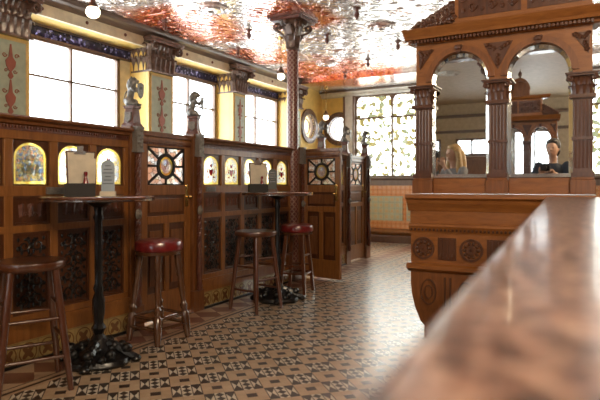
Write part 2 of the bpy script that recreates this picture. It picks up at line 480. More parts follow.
struct('ceiling.001', MB().box(XL+.02, XR, YB, -.55, CEIL, CEIL+.15), W['beige'])  # rear of the same ceiling, its look without glare painted plain beige
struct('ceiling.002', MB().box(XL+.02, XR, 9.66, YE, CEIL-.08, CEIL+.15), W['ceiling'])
struct('trim_1', MB().box(XL+.17, XR, 9.67, 9.75, 3.235, CEIL-.002), W['pinktile'])
struct('trim_2', MB().box(XL+.3, XR, -.65, -.45, 3.22, CEIL-.002), W['greywood'])
struct('wall_right', MB().box(XR, XR+.2, YB, YE+.3, 0, CEIL), W['screend'])

# left wall: piers and windows
WINS = [(-.95,.95),(1.4,3.3),(3.745,5.50),(5.99,7.44),(7.82,9.45)]
SILL, HEAD = 1.05, 3.06
lw = MB()
lw.box(XL-.4, XL, YB, 9.9, 0, SILL)
lw.box(XL-.4, XL, YB, 9.9, HEAD, CEIL)
ys = [YB]+[q for w in WINS for q in w]+[9.9]
for i in range(0,len(ys),2): lw.box(XL-.4, XL, ys[i], ys[i+1], SILL, HEAD)
struct('wall_left', lw, W['yellow'])
# round-window bay pieces: walls with a round opening
def wall_hole(name, w, z0, z1, cx, cz, r, loc, rz, mat, th=.3, n=32):
    mb = MB(); pts = [(cx+r*math.cos(2*PI*i/n), cz+r*math.sin(2*PI*i/n)) for i in range(n)]
    def edge(a):
        dx,dz = math.cos(a), math.sin(a); t = 1e9
        if dx>1e-9: t=min(t,(w-cx)/dx)
        if dx<-1e-9: t=min(t,(0-cx)/dx)
        if dz>1e-9: t=min(t,(z1-cz)/dz)
        if dz<-1e-9: t=min(t,(z0-cz)/dz)
        return (cx+dx*t, cz+dz*t)
    angs = sorted([2*PI*i/n for i in range(n)]+[math.atan2(z-cz,x-cx)%(2*PI) for x in (0,w) for z in (z0,z1)])
    for i,a in enumerate(angs):
        b = angs[(i+1)%len(angs)]
        if b < a: b += 2*PI
        if b-a < 1e-6: continue
        p = [(cx+r*math.cos(a),cz+r*math.sin(a)), edge(a), edge(b), (cx+r*math.cos(b),cz+r*math.sin(b))]
        mb.prism(p, 0, th)
    o = mb.build(name, mat, loc=loc); o.rotation_euler=(0,0,rz); o['kind']='structure'; return o
def round_window(name, loc, rz, r=.27):
    w = thing(name, loc, rz, kind='structure')
    MB().ringp(0,0,r+.095,r-.01,-.04,.02).build('frame', W['capital'], w, smooth=True)
    MB().ringp(0,0,r*.62,r*.62-.02,.05,.075).ringp(0,0,r+.0,r-.02,.02,.09).build('inner_ring', W['winframe'], w)
    MB().prism([(r*math.cos(2*PI*i/28), r*math.sin(2*PI*i/28)) for i in range(28)], .085,.095).build('pane', W['clear'], w)
    return w
# left return wall, looking from inside: local x along +Y
wall_hole('wall_left.001', 1.0, 0, CEIL, 10.24-9.9, 2.44, .26, (XL,9.9,0), PI/2, W['yellow'])
round_window('window_6', (XL,10.24,2.44), PI/2)
wall_hole('wall_back', 1.0, 0, CEIL, .72, 2.42, .26, (XL-.3,YE,0), 0, W['yellow'])
wb = bpy.data.objects['wall_back']; wb.location = (XL-.3,YE,0)
round_window('window_7', (XL-.3+.72,YE,2.42), 0)
# shift: the hole above sits at x = XL-.3+.5 ; kept clear of the corner pier

def window_left(idx, y0, y1):
    w = thing('window_%d'%idx, (XL-.3, y0, 0), PI/2, kind='structure')
    L = y1-y0; c = .2 if idx==3 else .03
    fr = MB(); a,b = .03, L-c; mid = (a+b)/2; top = 2.89
    fr.box(a,a+.04,-.04,.02,SILL,top).box(b-.05,b,-.04,.02,SILL,top).box(a,b,-.04,.02,SILL,SILL+.06).box(a,b,-.04,.02,top-.03,top)
    fr.box(mid-.014,mid+.014,-.03,.02,SILL,top).box(a,b,-.03,.02,2.445,2.47)
    fr.box(0,L,-.06,.02,top,top+.02).build('frame', W['winframe'], w)
    MB().box(b,L-.002,-.02,.03,SILL,2.89).box(.002,a,-.02,.03,SILL,2.89).build('casing', W['cream'], w)
    MB().box(a+.002,b-.002,.0,.008,SILL+.002,top-.002).build('pane', W['clear'], w)
    MB().box(.005,L-.005,-.04,.0,2.912,3.03).build('transom_strip', W['glintviolet'], w)
    MB().box(.005,L-.005,-.05,.03,3.03,3.055).box(.005,L-.005,-.1,.0,SILL-.03,SILL+.01).build('head_rail', W['greywood'], w)
    MB().box(.003,L-.003,-.29,-.02,SILL+.001,SILL+.03).build('window_sill', W['winframe'], w)
    return w
for i,(a,b) in enumerate(WINS): window_left(i+1, a, b)

# beam / cornice above the windows
cor = MB()
prof = [(-.06,3.19),(-.08,3.205),(-.11,3.23),(-.15,3.25),(-.16,3.275),(-.16,CEIL-.003),(-.0,CEIL-.003),(-.0,3.19)]
cor.mould(prof, -5.9, 9.7)
o = struct('trim_3', cor, W['greywood']); o.location=(XL,0,0); o.rotation_euler=(0,0,PI/2)
so = MB().box(-5.9, 9.7, -.045, 0, 3.06, 3.189)
o = struct('trim_4', so, W['cream']); o.location=(XL,0,0); o.rotation_euler=(0,0,PI/2)
lb = MB()
for k in range(14): lb.ball((.6*k+.9,-.05,3.13),(.022,.015,.022),8,6)
o = struct('trim_5', lb, W['redwood'], smooth=True); o.location=(XL,0,0); o.rotation_euler=(0,0,PI/2)

def capital_rect(w, d, h, zb, mb=None, n1=4, curl=.07, back=0.0):
    mb = mb or MB()
    mb.box(-w/2,w/2,-d,back,zb,zb+h)
    mb.box(-w/2-.02,w/2+.02,-d-.02,back,zb-.025,zb)
    for row in range(2):
        z = zb+h*(.0+.42*row); k = n1 if row == 0 else n1+1
        for i in range(k):
            x = -w/2+(i+.5)*w/k
            mb.leaf((x,-d,z),(0,-1,0), w/k*1.05, h*.52, curl*(.8+.5*row))
        for sx in (-1,1):
            nj = 2 if back==0 else 4
            for j in range(nj): mb.leaf((sx*w/2,-d+(d+back)*(j+.5)/nj,z),(sx,0,0), (d+back)/nj*1.1, h*.52, curl*(.8+.5*row))
    for sx in (-1,1):
        mb.scroll(sx*(w/2+.01), -d-curl*.9, zb+h*.82, h*.16, -sx, 1.6, h*.05, PI/2)
        mb.scroll(sx*(w/2+.01), -d-curl*.5, zb+h*.82, h*.16, -sx, 1.6, h*.05, PI/2)
    mb.box(-w/2-curl,w/2+curl,-d-curl,back,zb+h*.96,zb+h*1.06)
    mb.box(-w/2-curl-.015,w/2+curl+.015,-d-curl-.015,back,zb+h*1.06,zb+h*1.13)
    if back:
        for k in range(9):
            mb.ball((-w/2+(k+.5)*w/9,-d-.01-curl*.4*(k%2),zb+h*(.35+.3*((k*3)%2))),(.018,.02,.03),6,4)
        for sx in (-1,1):
            for k in range(6): mb.ball((sx*(w/2+.02),-d+(d+back)*(k+.5)/6,zb+h*(.4+.3*(k%2))),(.02,.02,.03),6,4)
    return mb
def ornament(w, z0, z1, y):        # painted candelabra ornament: flat silhouettes
    mb = MB(); H = z1-z0; n = 4
    for k in range(n):
        a = z0+H*k/n; h = H/n
        mb.prism([(w*.02,a),(w*.07,a+h*.08),(w*.02,a+h*.2),(w*.11,a+h*.36),(w*.13,a+h*.5),(w*.05,a+h*.62),(w*.015,a+h*.98),(-w*.015,a+h*.98),(-w*.05,a+h*.62),(-w*.13,a+h*.5),(-w*.11,a+h*.36),(-w*.02,a+h*.2),(-w*.07,a+h*.08),(-w*.02,a)], y, y-.006)
        for sx in (-1,1):
            mb.scroll(sx*w*.15, y-.003, a+h*.66, w*.06, sx, 1.2, .006, 0)
            mb.scroll(sx*w*.11, y-.003, a+h*.22, w*.05, -sx, 1.2, .005, 0)
    return mb
def pilaster(y0, y1, label):
    w = y1-y0
    p = thing('wall_pilaster', (XL, (y0+y1)/2, 0), PI/2, label, 'pilaster', 'painted pilasters between the windows')
    MB().box(-w/2+.002,w/2-.002,-.06,-.002,0,2.74).build('shaft', W['yellow'], p)
    MB().box(-w/2+.05,w/2-.05,-.068,-.061,1.15,2.69).build('mural_panel', W['sage'], p)
    ornament(w, 1.2, 2.66, -.069).build('painted_ornament', W['mural'], p)
    MB().box(-w/2+.035,-w/2+.05,-.07,-.06,1.13,2.71).box(w/2-.05,w/2-.035,-.07,-.06,1.13,2.71).box(-w/2+.035,w/2-.035,-.07,-.06,2.69,2.71).build('panel_border', W['muralgold'], p)
    capital_rect(w-.03, .10, .38, 2.76, n1=5, curl=.085, back=.26).build('capital', W['capital'], p, smooth=True)
    MB().box(-w/2,w/2,-.12,-.002,0,.25).build('plinth', W['greywood'], p)
pilaster(3.30,3.745,'painted pilaster with dark carved capital at the left edge, before the first window')
pilaster(5.50,5.99,'sage green painted pilaster between the first and second bright windows')
pilaster(7.44,7.82,'narrow painted pilaster between the second and third bright windows')
pilaster(9.46,9.80,'farthest painted pilaster beside the yellow wall with the round window')
pilaster(.95,1.40,'painted pilaster nearest the camera, outside the left of the view')

# end wall: windows over a tiled dado
x0e = XL-.3+1.0
ew = MB()
XS = [-4.59,-3.78,-2.92,-2.06,-1.2,-.34,.52,1.38]
DS = 1.37
ew.box(x0e,XR,YE,YE+.3,0,DS).box(x0e,XR,YE,YE+.3,3.1,CEIL).box(x0e,XS[0]-.03,YE,YE+.3,DS,3.1).box(XS[-1],XR,YE,YE+.3,DS,3.1)
struct('wall_back.001', ew, W['cream'])
struct('trim_6', MB().box(-4.86,-4.82,YE-.1,YE,0,3.1).box(-4.635,-4.595,YE-.1,YE,0,3.1), W['winframe'])
struct('trim_7', MB().box(-4.819,-4.636,YE-.08,YE-.001,0,3.1), W['white'])
struct('trim_8', MB().mould([(-.05,3.1),(-.09,3.13),(-.10,3.16),(-.16,3.19),(-.16,CEIL-.085),(0,CEIL-.085),(0,3.1)], XL+.01, XR-.01), W['white']).location=(0,YE-.001,0)
struct('trim_9', MB().box(XL+.02,XR-.02,YE-.2,YE-.162,3.19,3.225), W['greywood'])
for i in range(len(XS)-1):
    a,b = XS[i],XS[i+1]
    w = thing('window_%d'%(8+i), (a,YE,0), 0, kind='structure'); L=b-a
    fr = MB().box(-.02,.02,-.03,.05,DS,3.1).box(.02,L-.02,-.02,.05,DS,DS+.03).box(.02,L-.02,-.02,.05,3.07,3.1).box(.02,L-.02,-.02,.04,2.60,2.635)
    for k in range(-1,2,2):   # small rounded corners at the head
        cx = .02 if k<0 else L-.02
        fr.prism([(cx,3.07),(cx-k*.10,3.07),(cx-k*.045,3.05),(cx-k*.012,3.0),(cx,2.95)], -.015,.03)
    fr.build('frame', W['winframe'], w)
    MB().box(.021,L-.021,.0,.01,DS+.031,3.069).build('pane', W['glassend'], w)
# dado
struct('trim_10', MB().mould([(-.05,1.30),(-.09,1.33),(-.09,1.36),(0,1.36),(0,1.30)], XS[0],XR-.01).box(XS[0],XR-.01,-.03,0,1.19,1.2999), W['winframe']).location=(0,YE-.001,0)
struct('trim_11', MB().box(XS[0],XR-.01,-.02,0,1.10,1.189).box(XS[0],XR-.01,-.02,0,.30,.40), W['orangetile']).location=(0,YE-.001,0)
struct('trim_12', MB().box(XS[0],XR-.01,-.015,0,.40,1.0999), W['orangetile']).location=(0,YE-.001,0)
gt = MB()
for i in range(8): gt.box(-4.33+i*.86,-3.55+i*.86,-.03,-.0155,.46,.97)
struct('trim_13', gt, W['greentile']).location=(0,YE-.001,0)
struct('baseboard_back', MB().mould([(-.05,.0),(-.05,.13),(-.03,.16),(0,.16),(0,0)],XS[0],XR-.01), W['partdark']).location=(0,YE-.001,0)
struct('trim_14', MB().mould([(-.06,.20),(-.08,.22),(-.08,.26),(-.05,.29),(0,.30),(0,.161),(-.02,.161)],XS[0],XR-.01), W['frame']).location=(0,YE-.001,0)

# wall behind the camera (seen in the mirrors)
bw = MB(); BW = [(-4.6,-3.7),(-3.3,-2.5),(-1.9,-.9),(-.5,.5)]
BH=[(1.95,2.4),(1.95,2.4),(1.3,2.55),(1.3,2.55)]
bw.box(XL-.4,XR,YB-.2,YB,0,1.3).box(XL-.4,XR,YB-.2,YB,2.55,CEIL)
xs = [XL-.4]+[q for w in BW for q in w]+[XR]
for i in range(0,len(xs),2): bw.box(xs[i],xs[i+1],YB-.2,YB,1.3,2.55)
for i in (0,1): bw.box(BW[i][0],BW[i][1],YB-.2,YB,1.3,1.95).box(BW[i][0],BW[i][1],YB-.2,YB,2.4,2.55)
struct('wall_front', bw, W['beige'])
struct('trim_15', MB().box(XL,XR,YB,YB+.1,2.95,3.02).box(XL,XR,YB,YB+.05,2.55,2.62), W['greywood'])
for i,(a,b) in enumerate(BW):
    w = thing('window_%d'%(16+i),(a,YB,0),0,kind='structure'); L=b-a
    lo,hi=BH[i]
    MB().box(0,.05,-.1,.04,lo,hi).box(L-.05,L,-.1,.04,lo,hi).box(.05,L-.05,-.1,.04,hi-.05,hi).box(.05,L-.05,-.1,.04,lo,lo+.06).box(L/2-.02,L/2+.02,-.1,.03,lo+.06,hi-.05).build('frame',W['screend'],w)
    MB().box(.05,L-.05,-.05,-.04,lo+.06,hi-.05).build('pane',W['clear'],w)
struct('trim_16', MB().box(XL+.01,-2.1,YB+.001,YB+.06,.0,1.85).box(XL+.01,-2.1,YB+.001,YB+.10,1.85,1.92), W['partition'])

# ------------------------------------------------------------------ snug partition
PX = -3.41
ZT = 1.66
def arch_pts(w, z0, z1, rise, n=12):     # bottom-left, bottom-right, over the arch back to left
    pts = [(-w/2,z0),(w/2,z0)]
    for i in range(n+1):
        a = PI*i/n; pts.append((w/2*math.cos(a), z1-rise+rise*math.sin(a)))
    return pts
def scroll_panel(w, h, seed, th=.007):
    r = random.Random(seed); mb = MB()
    nx = max(1,round(w/.12)); nz = max(1,round(h/.12))
    for k in range(nz):
        z = h*(k+.5)/nz
        for sx in (-1,1):
            rr = min(w*.2,h/nz*.42)
            mb.scroll(sx*w*.22,-.004,z,rr,sx*(1 if k%2 else -1),1.5,th,PI/2*(1 if k%2 else -1))
            mb.ball((sx*w*.42,-.003,z+h/nz*.36),(w*.05,.007,h/nz*.12),6,4)
            mb.ball((sx*w*.08,-.003,z-h/nz*.34),(w*.045,.009,h/nz*.14),6,4)
        mb.ball((0,-.004,z),(w*.07,.014,h/nz*.2),8,5)
        for sx in (-1,1):
            mb.scroll(sx*w*.40,-.003,z-h/nz*.15,w*.08,-sx,1.3,th*.9,0); mb.scroll(sx*w*.10,-.006,z+h/nz*.34,w*.07,sx,1.3,th*.9,PI)
            mb.leaf((sx*w*.3,-.002,z-h/nz*.45),(0,-1,0),w*.12,h/nz*.3,.012)
        if k: mb.ball((0,-.004,z-h/nz*.5),(w*.05,.01,w*.05),6,4)
    return mb
BAY = .278; STILE = .062; PITCH = BAY+STILE
ME = {}
def me_cache(key, fn, smooth=False):
    if key not in ME: ME[key] = fn().mesh(key, smooth)
    return ME[key]
def part_me(name, me, m, parent, loc, ry=0):
    o = bpy.data.objects.new(name, me); COL.objects.link(o); o.parent = parent; o.location = loc
    if not me.materials: me.materials.append(m)
    return o
def me_spandrel():
    mb = MB(); w=BAY; z0,z1=1.195,1.504; aw=.246; ah=1.488; rise=.10; n=14
    mb.box(-w/2,-aw/2,-.01,.01,z0,z1).box(aw/2,w/2,-.01,.01,z0,z1).box(-aw/2,aw/2,-.01,.01,z0,z0+.012)
    p = [(aw/2*math.cos(PI*i/n), ah-rise+rise*math.sin(PI*i/n)) for i in range(n+1)]
    for i in range(n): mb.prism([p[i],p[i+1],(p[i+1][0],z1),(p[i][0],z1)],-.01,.01)
    return mb
def me_border():
    mb = MB(); o = arch_pts(.246,1.207,1.488,.10); i_ = arch_pts(.212,1.224,1.471,.09)
    for k in range(len(o)):
        j=(k+1)%len(o); mb.prism([o[k],o[j],i_[j],i_[k]],-.003,.003)
    return mb
def me_pane(): return MB().prism(arch_pts(.212,1.224,1.471,.09),-.002,.002)
def me_emblem():
    mb = MB(); c=1.33
    mb.prism([(0,c-.045),(.028,c-.01),(.03,c+.03),(0,c+.02),(-.03,c+.03),(-.028,c-.01)],-.006,-.003)
    for sx in (-1,1):
        mb.prism([(sx*.04,c-.02),(sx*.062,c+.0),(sx*.05,c+.03)],-.006,-.003)
        mb.prism([(sx*.03,c-.06),(sx*.07,c-.055),(sx*.035,c-.04)],-.006,-.003)
    mb.prism([(-.012,c+.045),(.012,c+.045),(.018,c+.085),(0,c+.07),(-.018,c+.085)],-.006,-.003)
    return mb
def me_crest():        # a small shield with supporters and a helm, for the armorial window
    mb = MB(); c=1.31
    mb.prism([(0,c-.05),(.026,c-.02),(.028,c+.03),(-.028,c+.03),(-.026,c-.02)],-.006,-.003)
    for sx in (-1,1):
        mb.prism([(sx*.035,c-.05),(sx*.075,c-.055),(sx*.06,c-.02),(sx*.07,c+.02),(sx*.05,c+.045),(sx*.04,c+.01)],-.006,-.003)
    mb.prism([(-.035,c+.055),(.035,c+.055),(.028,c+.085),(.0,c+.105),(-.028,c+.085)],-.006,-.003)
    return mb
def me_lower(w=BAY,h=.55): return scroll_panel(w-.05,h-.06,3)
def me_small(w=BAY,h=.18):
    mb = MB(); 
    for k in range(3):
        x=(k-1)*.07
        mb.leaf((x,0,.04),(0,-1,0),.05,.09,.008)
        mb.scroll(x+.03,-.003,.05,.02,1,1.2,.004)
    return mb
def partition(y0, nb, label, lookdark=(), plates=(), skirt=True, pitch=PITCH, endpad=0.0):
    L = nb*pitch+STILE*.4+endpad
    p = thing('snug_partition', (PX,y0,0), PI/2, label, 'partition', 'carved snug partitions')
    fr = MB(); T=.03
    s0 = STILE*.7; bay = pitch-STILE
    cxs = [s0+bay/2+k*pitch for k in range(nb)]
    edges = [0]+[e for c in cxs for e in (c-bay/2,c+bay/2)]+[L]
    for z0,z1 in ((1.504,1.60),(1.125,1.195),(.88,.93),(.26,.33)): fr.box(0,L,-T,T,z0,z1)
    for i in range(0,len(edges),2):
        if edges[i+1]-edges[i] > .002: fr.box(edges[i],edges[i+1],-T+.001,T-.001,.33,1.504)
    fr.build('frame', W['frame'], p, bevel=.004)
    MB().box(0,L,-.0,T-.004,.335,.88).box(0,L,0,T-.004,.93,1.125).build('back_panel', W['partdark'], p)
    MB().mould([(-.035,1.60),(-.05,1.605),(-.055,1.625),(-.09,1.635),(-.095,ZT-.012),(-.08,ZT),(.08,ZT),(.095,ZT-.012),(.05,1.62),(.035,1.60)],0,L).build('top_rail', W['partition'], p)
    de = MB(); n=int(L/.022)
    for k in range(n): de.box(k*L/n+.003,k*L/n+.015,-.042,-.030,1.577,1.597)
    de.box(0,L,-.036,-.0302,1.562,1.576).build('dentil_moulding', W['redwood'], p)
    MB().box(0,L,-T-.012,T,.16,.26).box(0,L,-T-.02,-T-.0,.255,.285).build('bottom_rail', W['frame'], p)
    if skirt:
        MB().box(0,L,-T-.006,T,.02,.16).build('tile_skirting', W['skirttile'], p)
        MB().box(0,L,-T-.02,T,0,.0199).build('floor_fillet', W['iron'], p)
    else: MB().box(0,L,-T-.006,T,.0,.16).build('tile_skirting', W['skirttile'], p)
    for k,c in enumerate(cxs):
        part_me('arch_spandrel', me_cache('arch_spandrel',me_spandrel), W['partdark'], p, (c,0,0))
        part_me('glass_border', me_cache('glass_border',me_border), W['glassyellow'], p, (c,0,0))
        if k in lookdark:
            pane = part_me('stained_glass', me_cache('stained_glass_dark',me_pane), W['glassdark'], p, (c,0,0))
            part_me('glass_emblem', me_cache('glass_crest',me_crest), W['glassarch'], pane, (0,0,0))
        else:
            pane = part_me('stained_glass', me_cache('stained_glass',me_pane), W['glassarch'], p, (c,0,0))
            part_me('glass_emblem', me_cache('glass_emblem',me_emblem), W['glassred'], pane, (0,0,0))
        lo = MB().box(-bay/2,bay/2,-.008,-.001,.33,.88).box(-bay/2,-bay/2+.018,-.022,-.008,.33,.88).box(bay/2-.018,bay/2,-.022,-.008,.33,.88).box(-bay/2,bay/2,-.022,-.008,.862,.88).box(-bay/2,bay/2,-.022,-.008,.33,.348)
        key='lower_panel%.3f'%bay
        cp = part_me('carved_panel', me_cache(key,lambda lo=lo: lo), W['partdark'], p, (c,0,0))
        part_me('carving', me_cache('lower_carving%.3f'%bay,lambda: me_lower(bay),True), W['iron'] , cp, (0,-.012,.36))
        up = MB().box(-bay/2,bay/2,-.008,-.001,.93,1.125).box(-bay/2,-bay/2+.018,-.022,-.008,.93,1.125).box(bay/2-.018,bay/2,-.022,-.008,.93,1.125).box(-bay/2,bay/2,-.022,-.008,1.107,1.125).box(-bay/2,bay/2,-.022,-.008,.93,.948)
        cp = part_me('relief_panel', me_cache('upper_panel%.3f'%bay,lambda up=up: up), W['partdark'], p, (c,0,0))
        part_me('carving', me_cache('upper_carving',me_small,True), W['redwood'] if k%2==0 else W['redwood'], cp, (0,-.008,.95))
    for x in plates:
        pl = MB().box(x-.075,x+.075,-.045,-T-.0005,1.135,1.185)
        for j in range(7): pl.box(x-.07,x+.07,-.05,-.045,1.138+j*.0065,1.141+j*.0065)
        pl.build('match_striker_plate', W['plaque'], p)
    return p

def post(y, label, statue=True, facing=0.0, lab2=None, w=.13):
    p = thing('snug_post', (PX,y,0), PI/2, label, 'post', 'carved snug posts')
    h = w/2; 
    MB().box(-h,h,-.05,.05,0,ZT+.02).box(-h-.012,h+.012,-.065,.06,0,.2).box(-h-.01,h+.01,-.06,.06,ZT-.02,ZT+.02).build('shaft', W['partition'], p, bevel=.004)
    rp = MB(); x=-h*.2
    for q in range(3):
        pts=[]; 
        for k in range(61):
            t=k/60; a=t*2*PI*9+q*2*PI/3
            pts.append((x+.014*math.cos(a),-.075+.014*math.sin(a),.66+t*.80))
        rp.tube(pts,.012,5)
    rp.build('rope_shaft', W['redwood'], p, smooth=True)
    tp = MB().lathe([(.02,.2),(.032,.24),(.02,.3),(.034,.38),(.03,.5),(.02,.58),(.03,.62),(.02,.66)],x,-.078,10)
    tp.build('turned_shaft', W['redwood'], p, smooth=True)
    MB().ball((x,-.085,.96),(.034,.02,.05),10,6).ball((x,-.1,.96),(.018,.018,.022),8,6).build('boss', W['plaque'], p, smooth=True)
    pq = MB().box(x-.034,x+.034,-.105,-.05,1.48,1.665).box(x-.04,x+.04,-.11,-.05,1.66,1.679).box(x-.04,x+.04,-.11,-.05,1.47,1.49)
    for k in range(5):
        pq.scroll(x+.012*(-1)**k,-.107,1.51+k*.033,.013,(-1)**k,1.3,.004)
    pq.build('carved_plaque', W['plaque'], p)
    if statue:
        s = thing('lion_statue', (PX,y,ZT+.021), facing, lab2, 'statue', 'heraldic lion statues on the snug posts')
        pd = MB().frustum(.13,0,.11,.03).frustum(.10,.03,.08,.15).frustum(.095,.15,.105,.175)
        pd.build('pedestal', W['redwood'], s, bevel=.003)
        MB().prism([(0,.035),(.03,.06),(.03,.12),(-.03,.12),(-.03,.06)],-.062,-.045).build('pedestal_shield', W['plaque'], s)
        part_me('lion_body', LION, W['bronze'], s, (0,0,.174)).scale=(.85,.72,.94)
        part_me('held_shield', SHIELD, W['bronze'], s, (0,0,.174)).scale=(.85,.85,.94)
    return p
def make_lion():
    b = MB(); RX = lambda a: Matrix.Rotation(a,3,'Y')
    b.ball((-.035,0,.045),(.05,.05,.05))                       # haunches
    b.ball((-.02,0,.10),(.036,.038,.075),rot=RX(.22))          # trunk, upright
    b.ball((.0,0,.155),(.036,.04,.045))                        # chest
    b.ball((-.002,0,.205),(.046,.044,.05))                     # mane
    b.ball((-.02,0,.185),(.04,.042,.055))
    b.ball((.022,0,.225),(.032,.028,.028))                     # head
    b.ball((.055,0,.215),(.028,.017,.015))                     # muzzle
    b.ball((.052,0,.203),(.02,.012,.009))
    for s in (-1,1):
        b.ball((.005,s*.025,.252),(.009,.007,.013))            # ears
        b.ball((-.005,s*.045,.035),(.045,.02,.034))            # thigh
        b.cyl((.01,s*.045,.02),(.062,s*.045,.012),.014,.012)   # hind foot
        b.ball((.062,s*.045,.012),(.018,.014,.012))
        b.cyl((.012,s*.035,.165),(.05,s*.036,.12),.016,.012)   # upper foreleg
        b.cyl((.05,s*.036,.12),(.085,s*.026,.15),.012,.010)    # forearm raised to the shield
        b.ball((.088,s*.024,.153),(.012,.012,.012))
    b.tube([(-.075,0,.02),(-.10,0,.05),(-.09,.01,.11),(-.075,.02,.14)],[.009,.008,.007,.01],6)
    o = remeshed(b,.0055,'lion_body',W['bronze'],None,1); me = o.data; bpy.data.objects.remove(o)
    s = MB().add([],[])
    pts = [(0,.06),(.03,.085),(.04,.125),(.042,.19),(0,.20),(-.042,.19),(-.04,.125),(-.03,.085)]
    s.prism(pts,-.006,.006)
    s.ball((0,-.006,.15),(.012,.008,.018),8,6)
    Mx = Matrix.Translation((.098,0,0)) @ Matrix.Rotation(PI/2,4,'Z')
    s2 = MB().merge(s,Mx)
    return me, s2.mesh('held_shield')
LION, SHIELD = make_lion(); SHIELD.materials.append(W['bronze'])

def me_door_glass(): pass
def snug_door(loc, rz, w, label, handle_right=True, h=1.62, pale=False):
    d = thing('snug_door', loc, rz, label, 'door', 'panelled snug doors')
    T=.022; z0=.03
    ow,oh = w*.76, .335; cx=w/2; oz0,oz1=1.20,1.535; ox0,ox1=cx-ow/2,cx+ow/2
    fr = MB()
    fr.box(0,ox0,-T,T,z0,h).box(ox1,w,-T,T,z0,h).box(ox0,ox1,-T,T,oz1,h).box(ox0,ox1,-T,T,1.11,oz0)
    fr.box(ox0,ox1,-T,T,.86,.93).box(ox0,ox1,-T,T,z0,.26).box(cx-.03,cx+.03,-T,T,.26,.86)
    fr.build('frame', W['frame'], d, bevel=.004)
    MB().box(0,w,-T-.02,T+.02,h,h+.04).box(.0,w,-T-.012,T+.012,h-.045,h-.025).build('top_moulding', W['partition'], d)
    de = MB(); n=int(w/.022)
    for k in range(n): de.box(k*w/n+.003,k*w/n+.015,-T-.012,-T-.0005,h-.068,h-.052)
    de.build('dentil_moulding', W['redwood'], d)
    mb = MB().box(ox0,ox1,-.008,.008,.26,1.11)
    mb.build('recessed_panel', W['partdark'], d)
    rp = MB()
    for a,b in ((ox0+.03,cx-.06),(cx+.06,ox1-.03)): rp.box(a,b,-.016,-.008,.32,.80)
    rp.box(ox0+.03,ox1-.03,-.016,-.008,.96,1.08)
    rp.build('raised_panel', W['partition'], d, bevel=.006)
    # spoked window
    cz=(oz0+oz1)/2; tr = MB(); r=.115
    tr.ringp(cx,cz,r,r-.03,-.016,.016,sx=1.0)
    for a in range(8):
        t = a*PI/4
        if a%4==0: e=(cx+math.copysign(ow/2,math.cos(t)),cz)
        elif a%4==2: e=(cx,cz+math.copysign(oh/2,math.sin(t)))
        else: e=(cx+math.copysign(ow/2,math.cos(t)),cz+math.copysign(oh/2,math.sin(t)))
        dv=Vector((e[0]-cx,0,e[1]-cz)); dn=dv.normalized(); s_=Vector((cx,0,cz))+dn*(r-.01); e_=Vector((cx,0,cz))+dv
        nn=Vector((-dn.z,0,dn.x))*.010
        tr.prism([((s_+nn).x,(s_+nn).z),((s_-nn).x,(s_-nn).z),((e_-nn).x,(e_-nn).z),((e_+nn).x,(e_+nn).z)],-.014,.014)
    tr.box(ox0,ox0+.012,-.014,.014,oz0,oz1).box(ox1-.012,ox1,-.014,.014,oz0,oz1).box(ox0,ox1,-.014,.014,oz0,oz0+.01).box(ox0,ox1,-.014,.014,oz1-.01,oz1)
    tr.build('window_tracery', W['black'], d)
    MB().box(ox0+.012,ox1-.012,-.003,.003,oz0+.01,oz1-.01).build('pane', W['glassdoor'], d)
    ov = MB().ringp(cx,cz,r-.03,r-.05,-.009,-.004).build('oval_border', W['glassyellow'], d)
    MB().prism([(cx+(r-.05)*math.cos(2*PI*i/24),cz+(r-.05)*math.sin(2*PI*i/24)) for i in range(24)],-.008,-.004).build('oval_glass', W['glassoval'], d)
    hx = w-.055 if handle_right else .055
    hd = MB().box(hx-.02,hx+.02,-T-.006,-T-.0005,1.0,1.19).ball((hx,-T-.006,1.19),(.02,.006,.022),10,6)
    hd.build('door_plate', W['brass'], d, smooth=False)
    MB().cyl((hx,-T-.005,1.09),(hx,-T-.04,1.09),.007).ball((hx,-T-.045,1.09),.018).build('door_knob', W['brass'], d, smooth=True)
    return d

pA, pB, pC, pD, pE, pF = 3.325, 4.115, 6.17, 6.86, 7.66, 8.46
partition(pA-.07-5*PITCH-STILE*.4, 5, 'nearest snug partition behind the left bar table, with a coat-of-arms glass', lookdark=(2,), plates=(PITCH*3.05,))
post(pA,'carved snug post between the near table and the closed spoked-window door',True,.15,'lion statue with shield, nearest the camera on the left')
d1 = snug_door((PX,pA+.079,0), PI/2, .632, 'closed snug door with oval spoked window, behind the turned-leg red stool')
post(pB,'carved snug post on the far side of the closed spoked-window door',True,.35,'lion statue standing out dark against the second bright window')
partition(pB+.07, 5, 'snug partition behind the far bar table, ending at the patterned column', plates=(.14,), endpad=-.008, pitch=.345)
post(pC,'snug post just behind the tall red lattice column',False, w=.10)
ang = math.atan2(-.13,.60)
snug_door((PX+.03,pC+.11,0), math.radians(-10), .58, 'snug door standing open towards the aisle, beside the far red stool')
post(pD,'snug post hidden behind the open snug door',True,.2,'lion statue showing above the open snug door')
partition(pD+.07, 2, 'short snug partition beyond the open door', pitch=.318)
post(pE,'snug post beyond the open door, left of the pale reflective door',True,.2,'small distant lion statue between the other two far ones')
snug_door((PX,pE+.080,0), PI/2, .622, 'farthest snug door, its varnish whitened by window glare')
post(pF,'last snug post at the far end of the row',True,.2,'farthest lion statue, at the end of the snug row', w=.16)
partition(pA-.07-5*PITCH-STILE*.4-.13-5*PITCH-STILE*.4-.7, 5, 'snug partition nearest the entrance, outside the left of the view')
post(pA-.07-5*PITCH-STILE*.4-.066,'snug post outside the left of the view',False)
snug_door((PX,pA-.07-5*PITCH-STILE*.4-.13-.69+.01,0), PI/2, .66, 'snug door outside the left of the view')

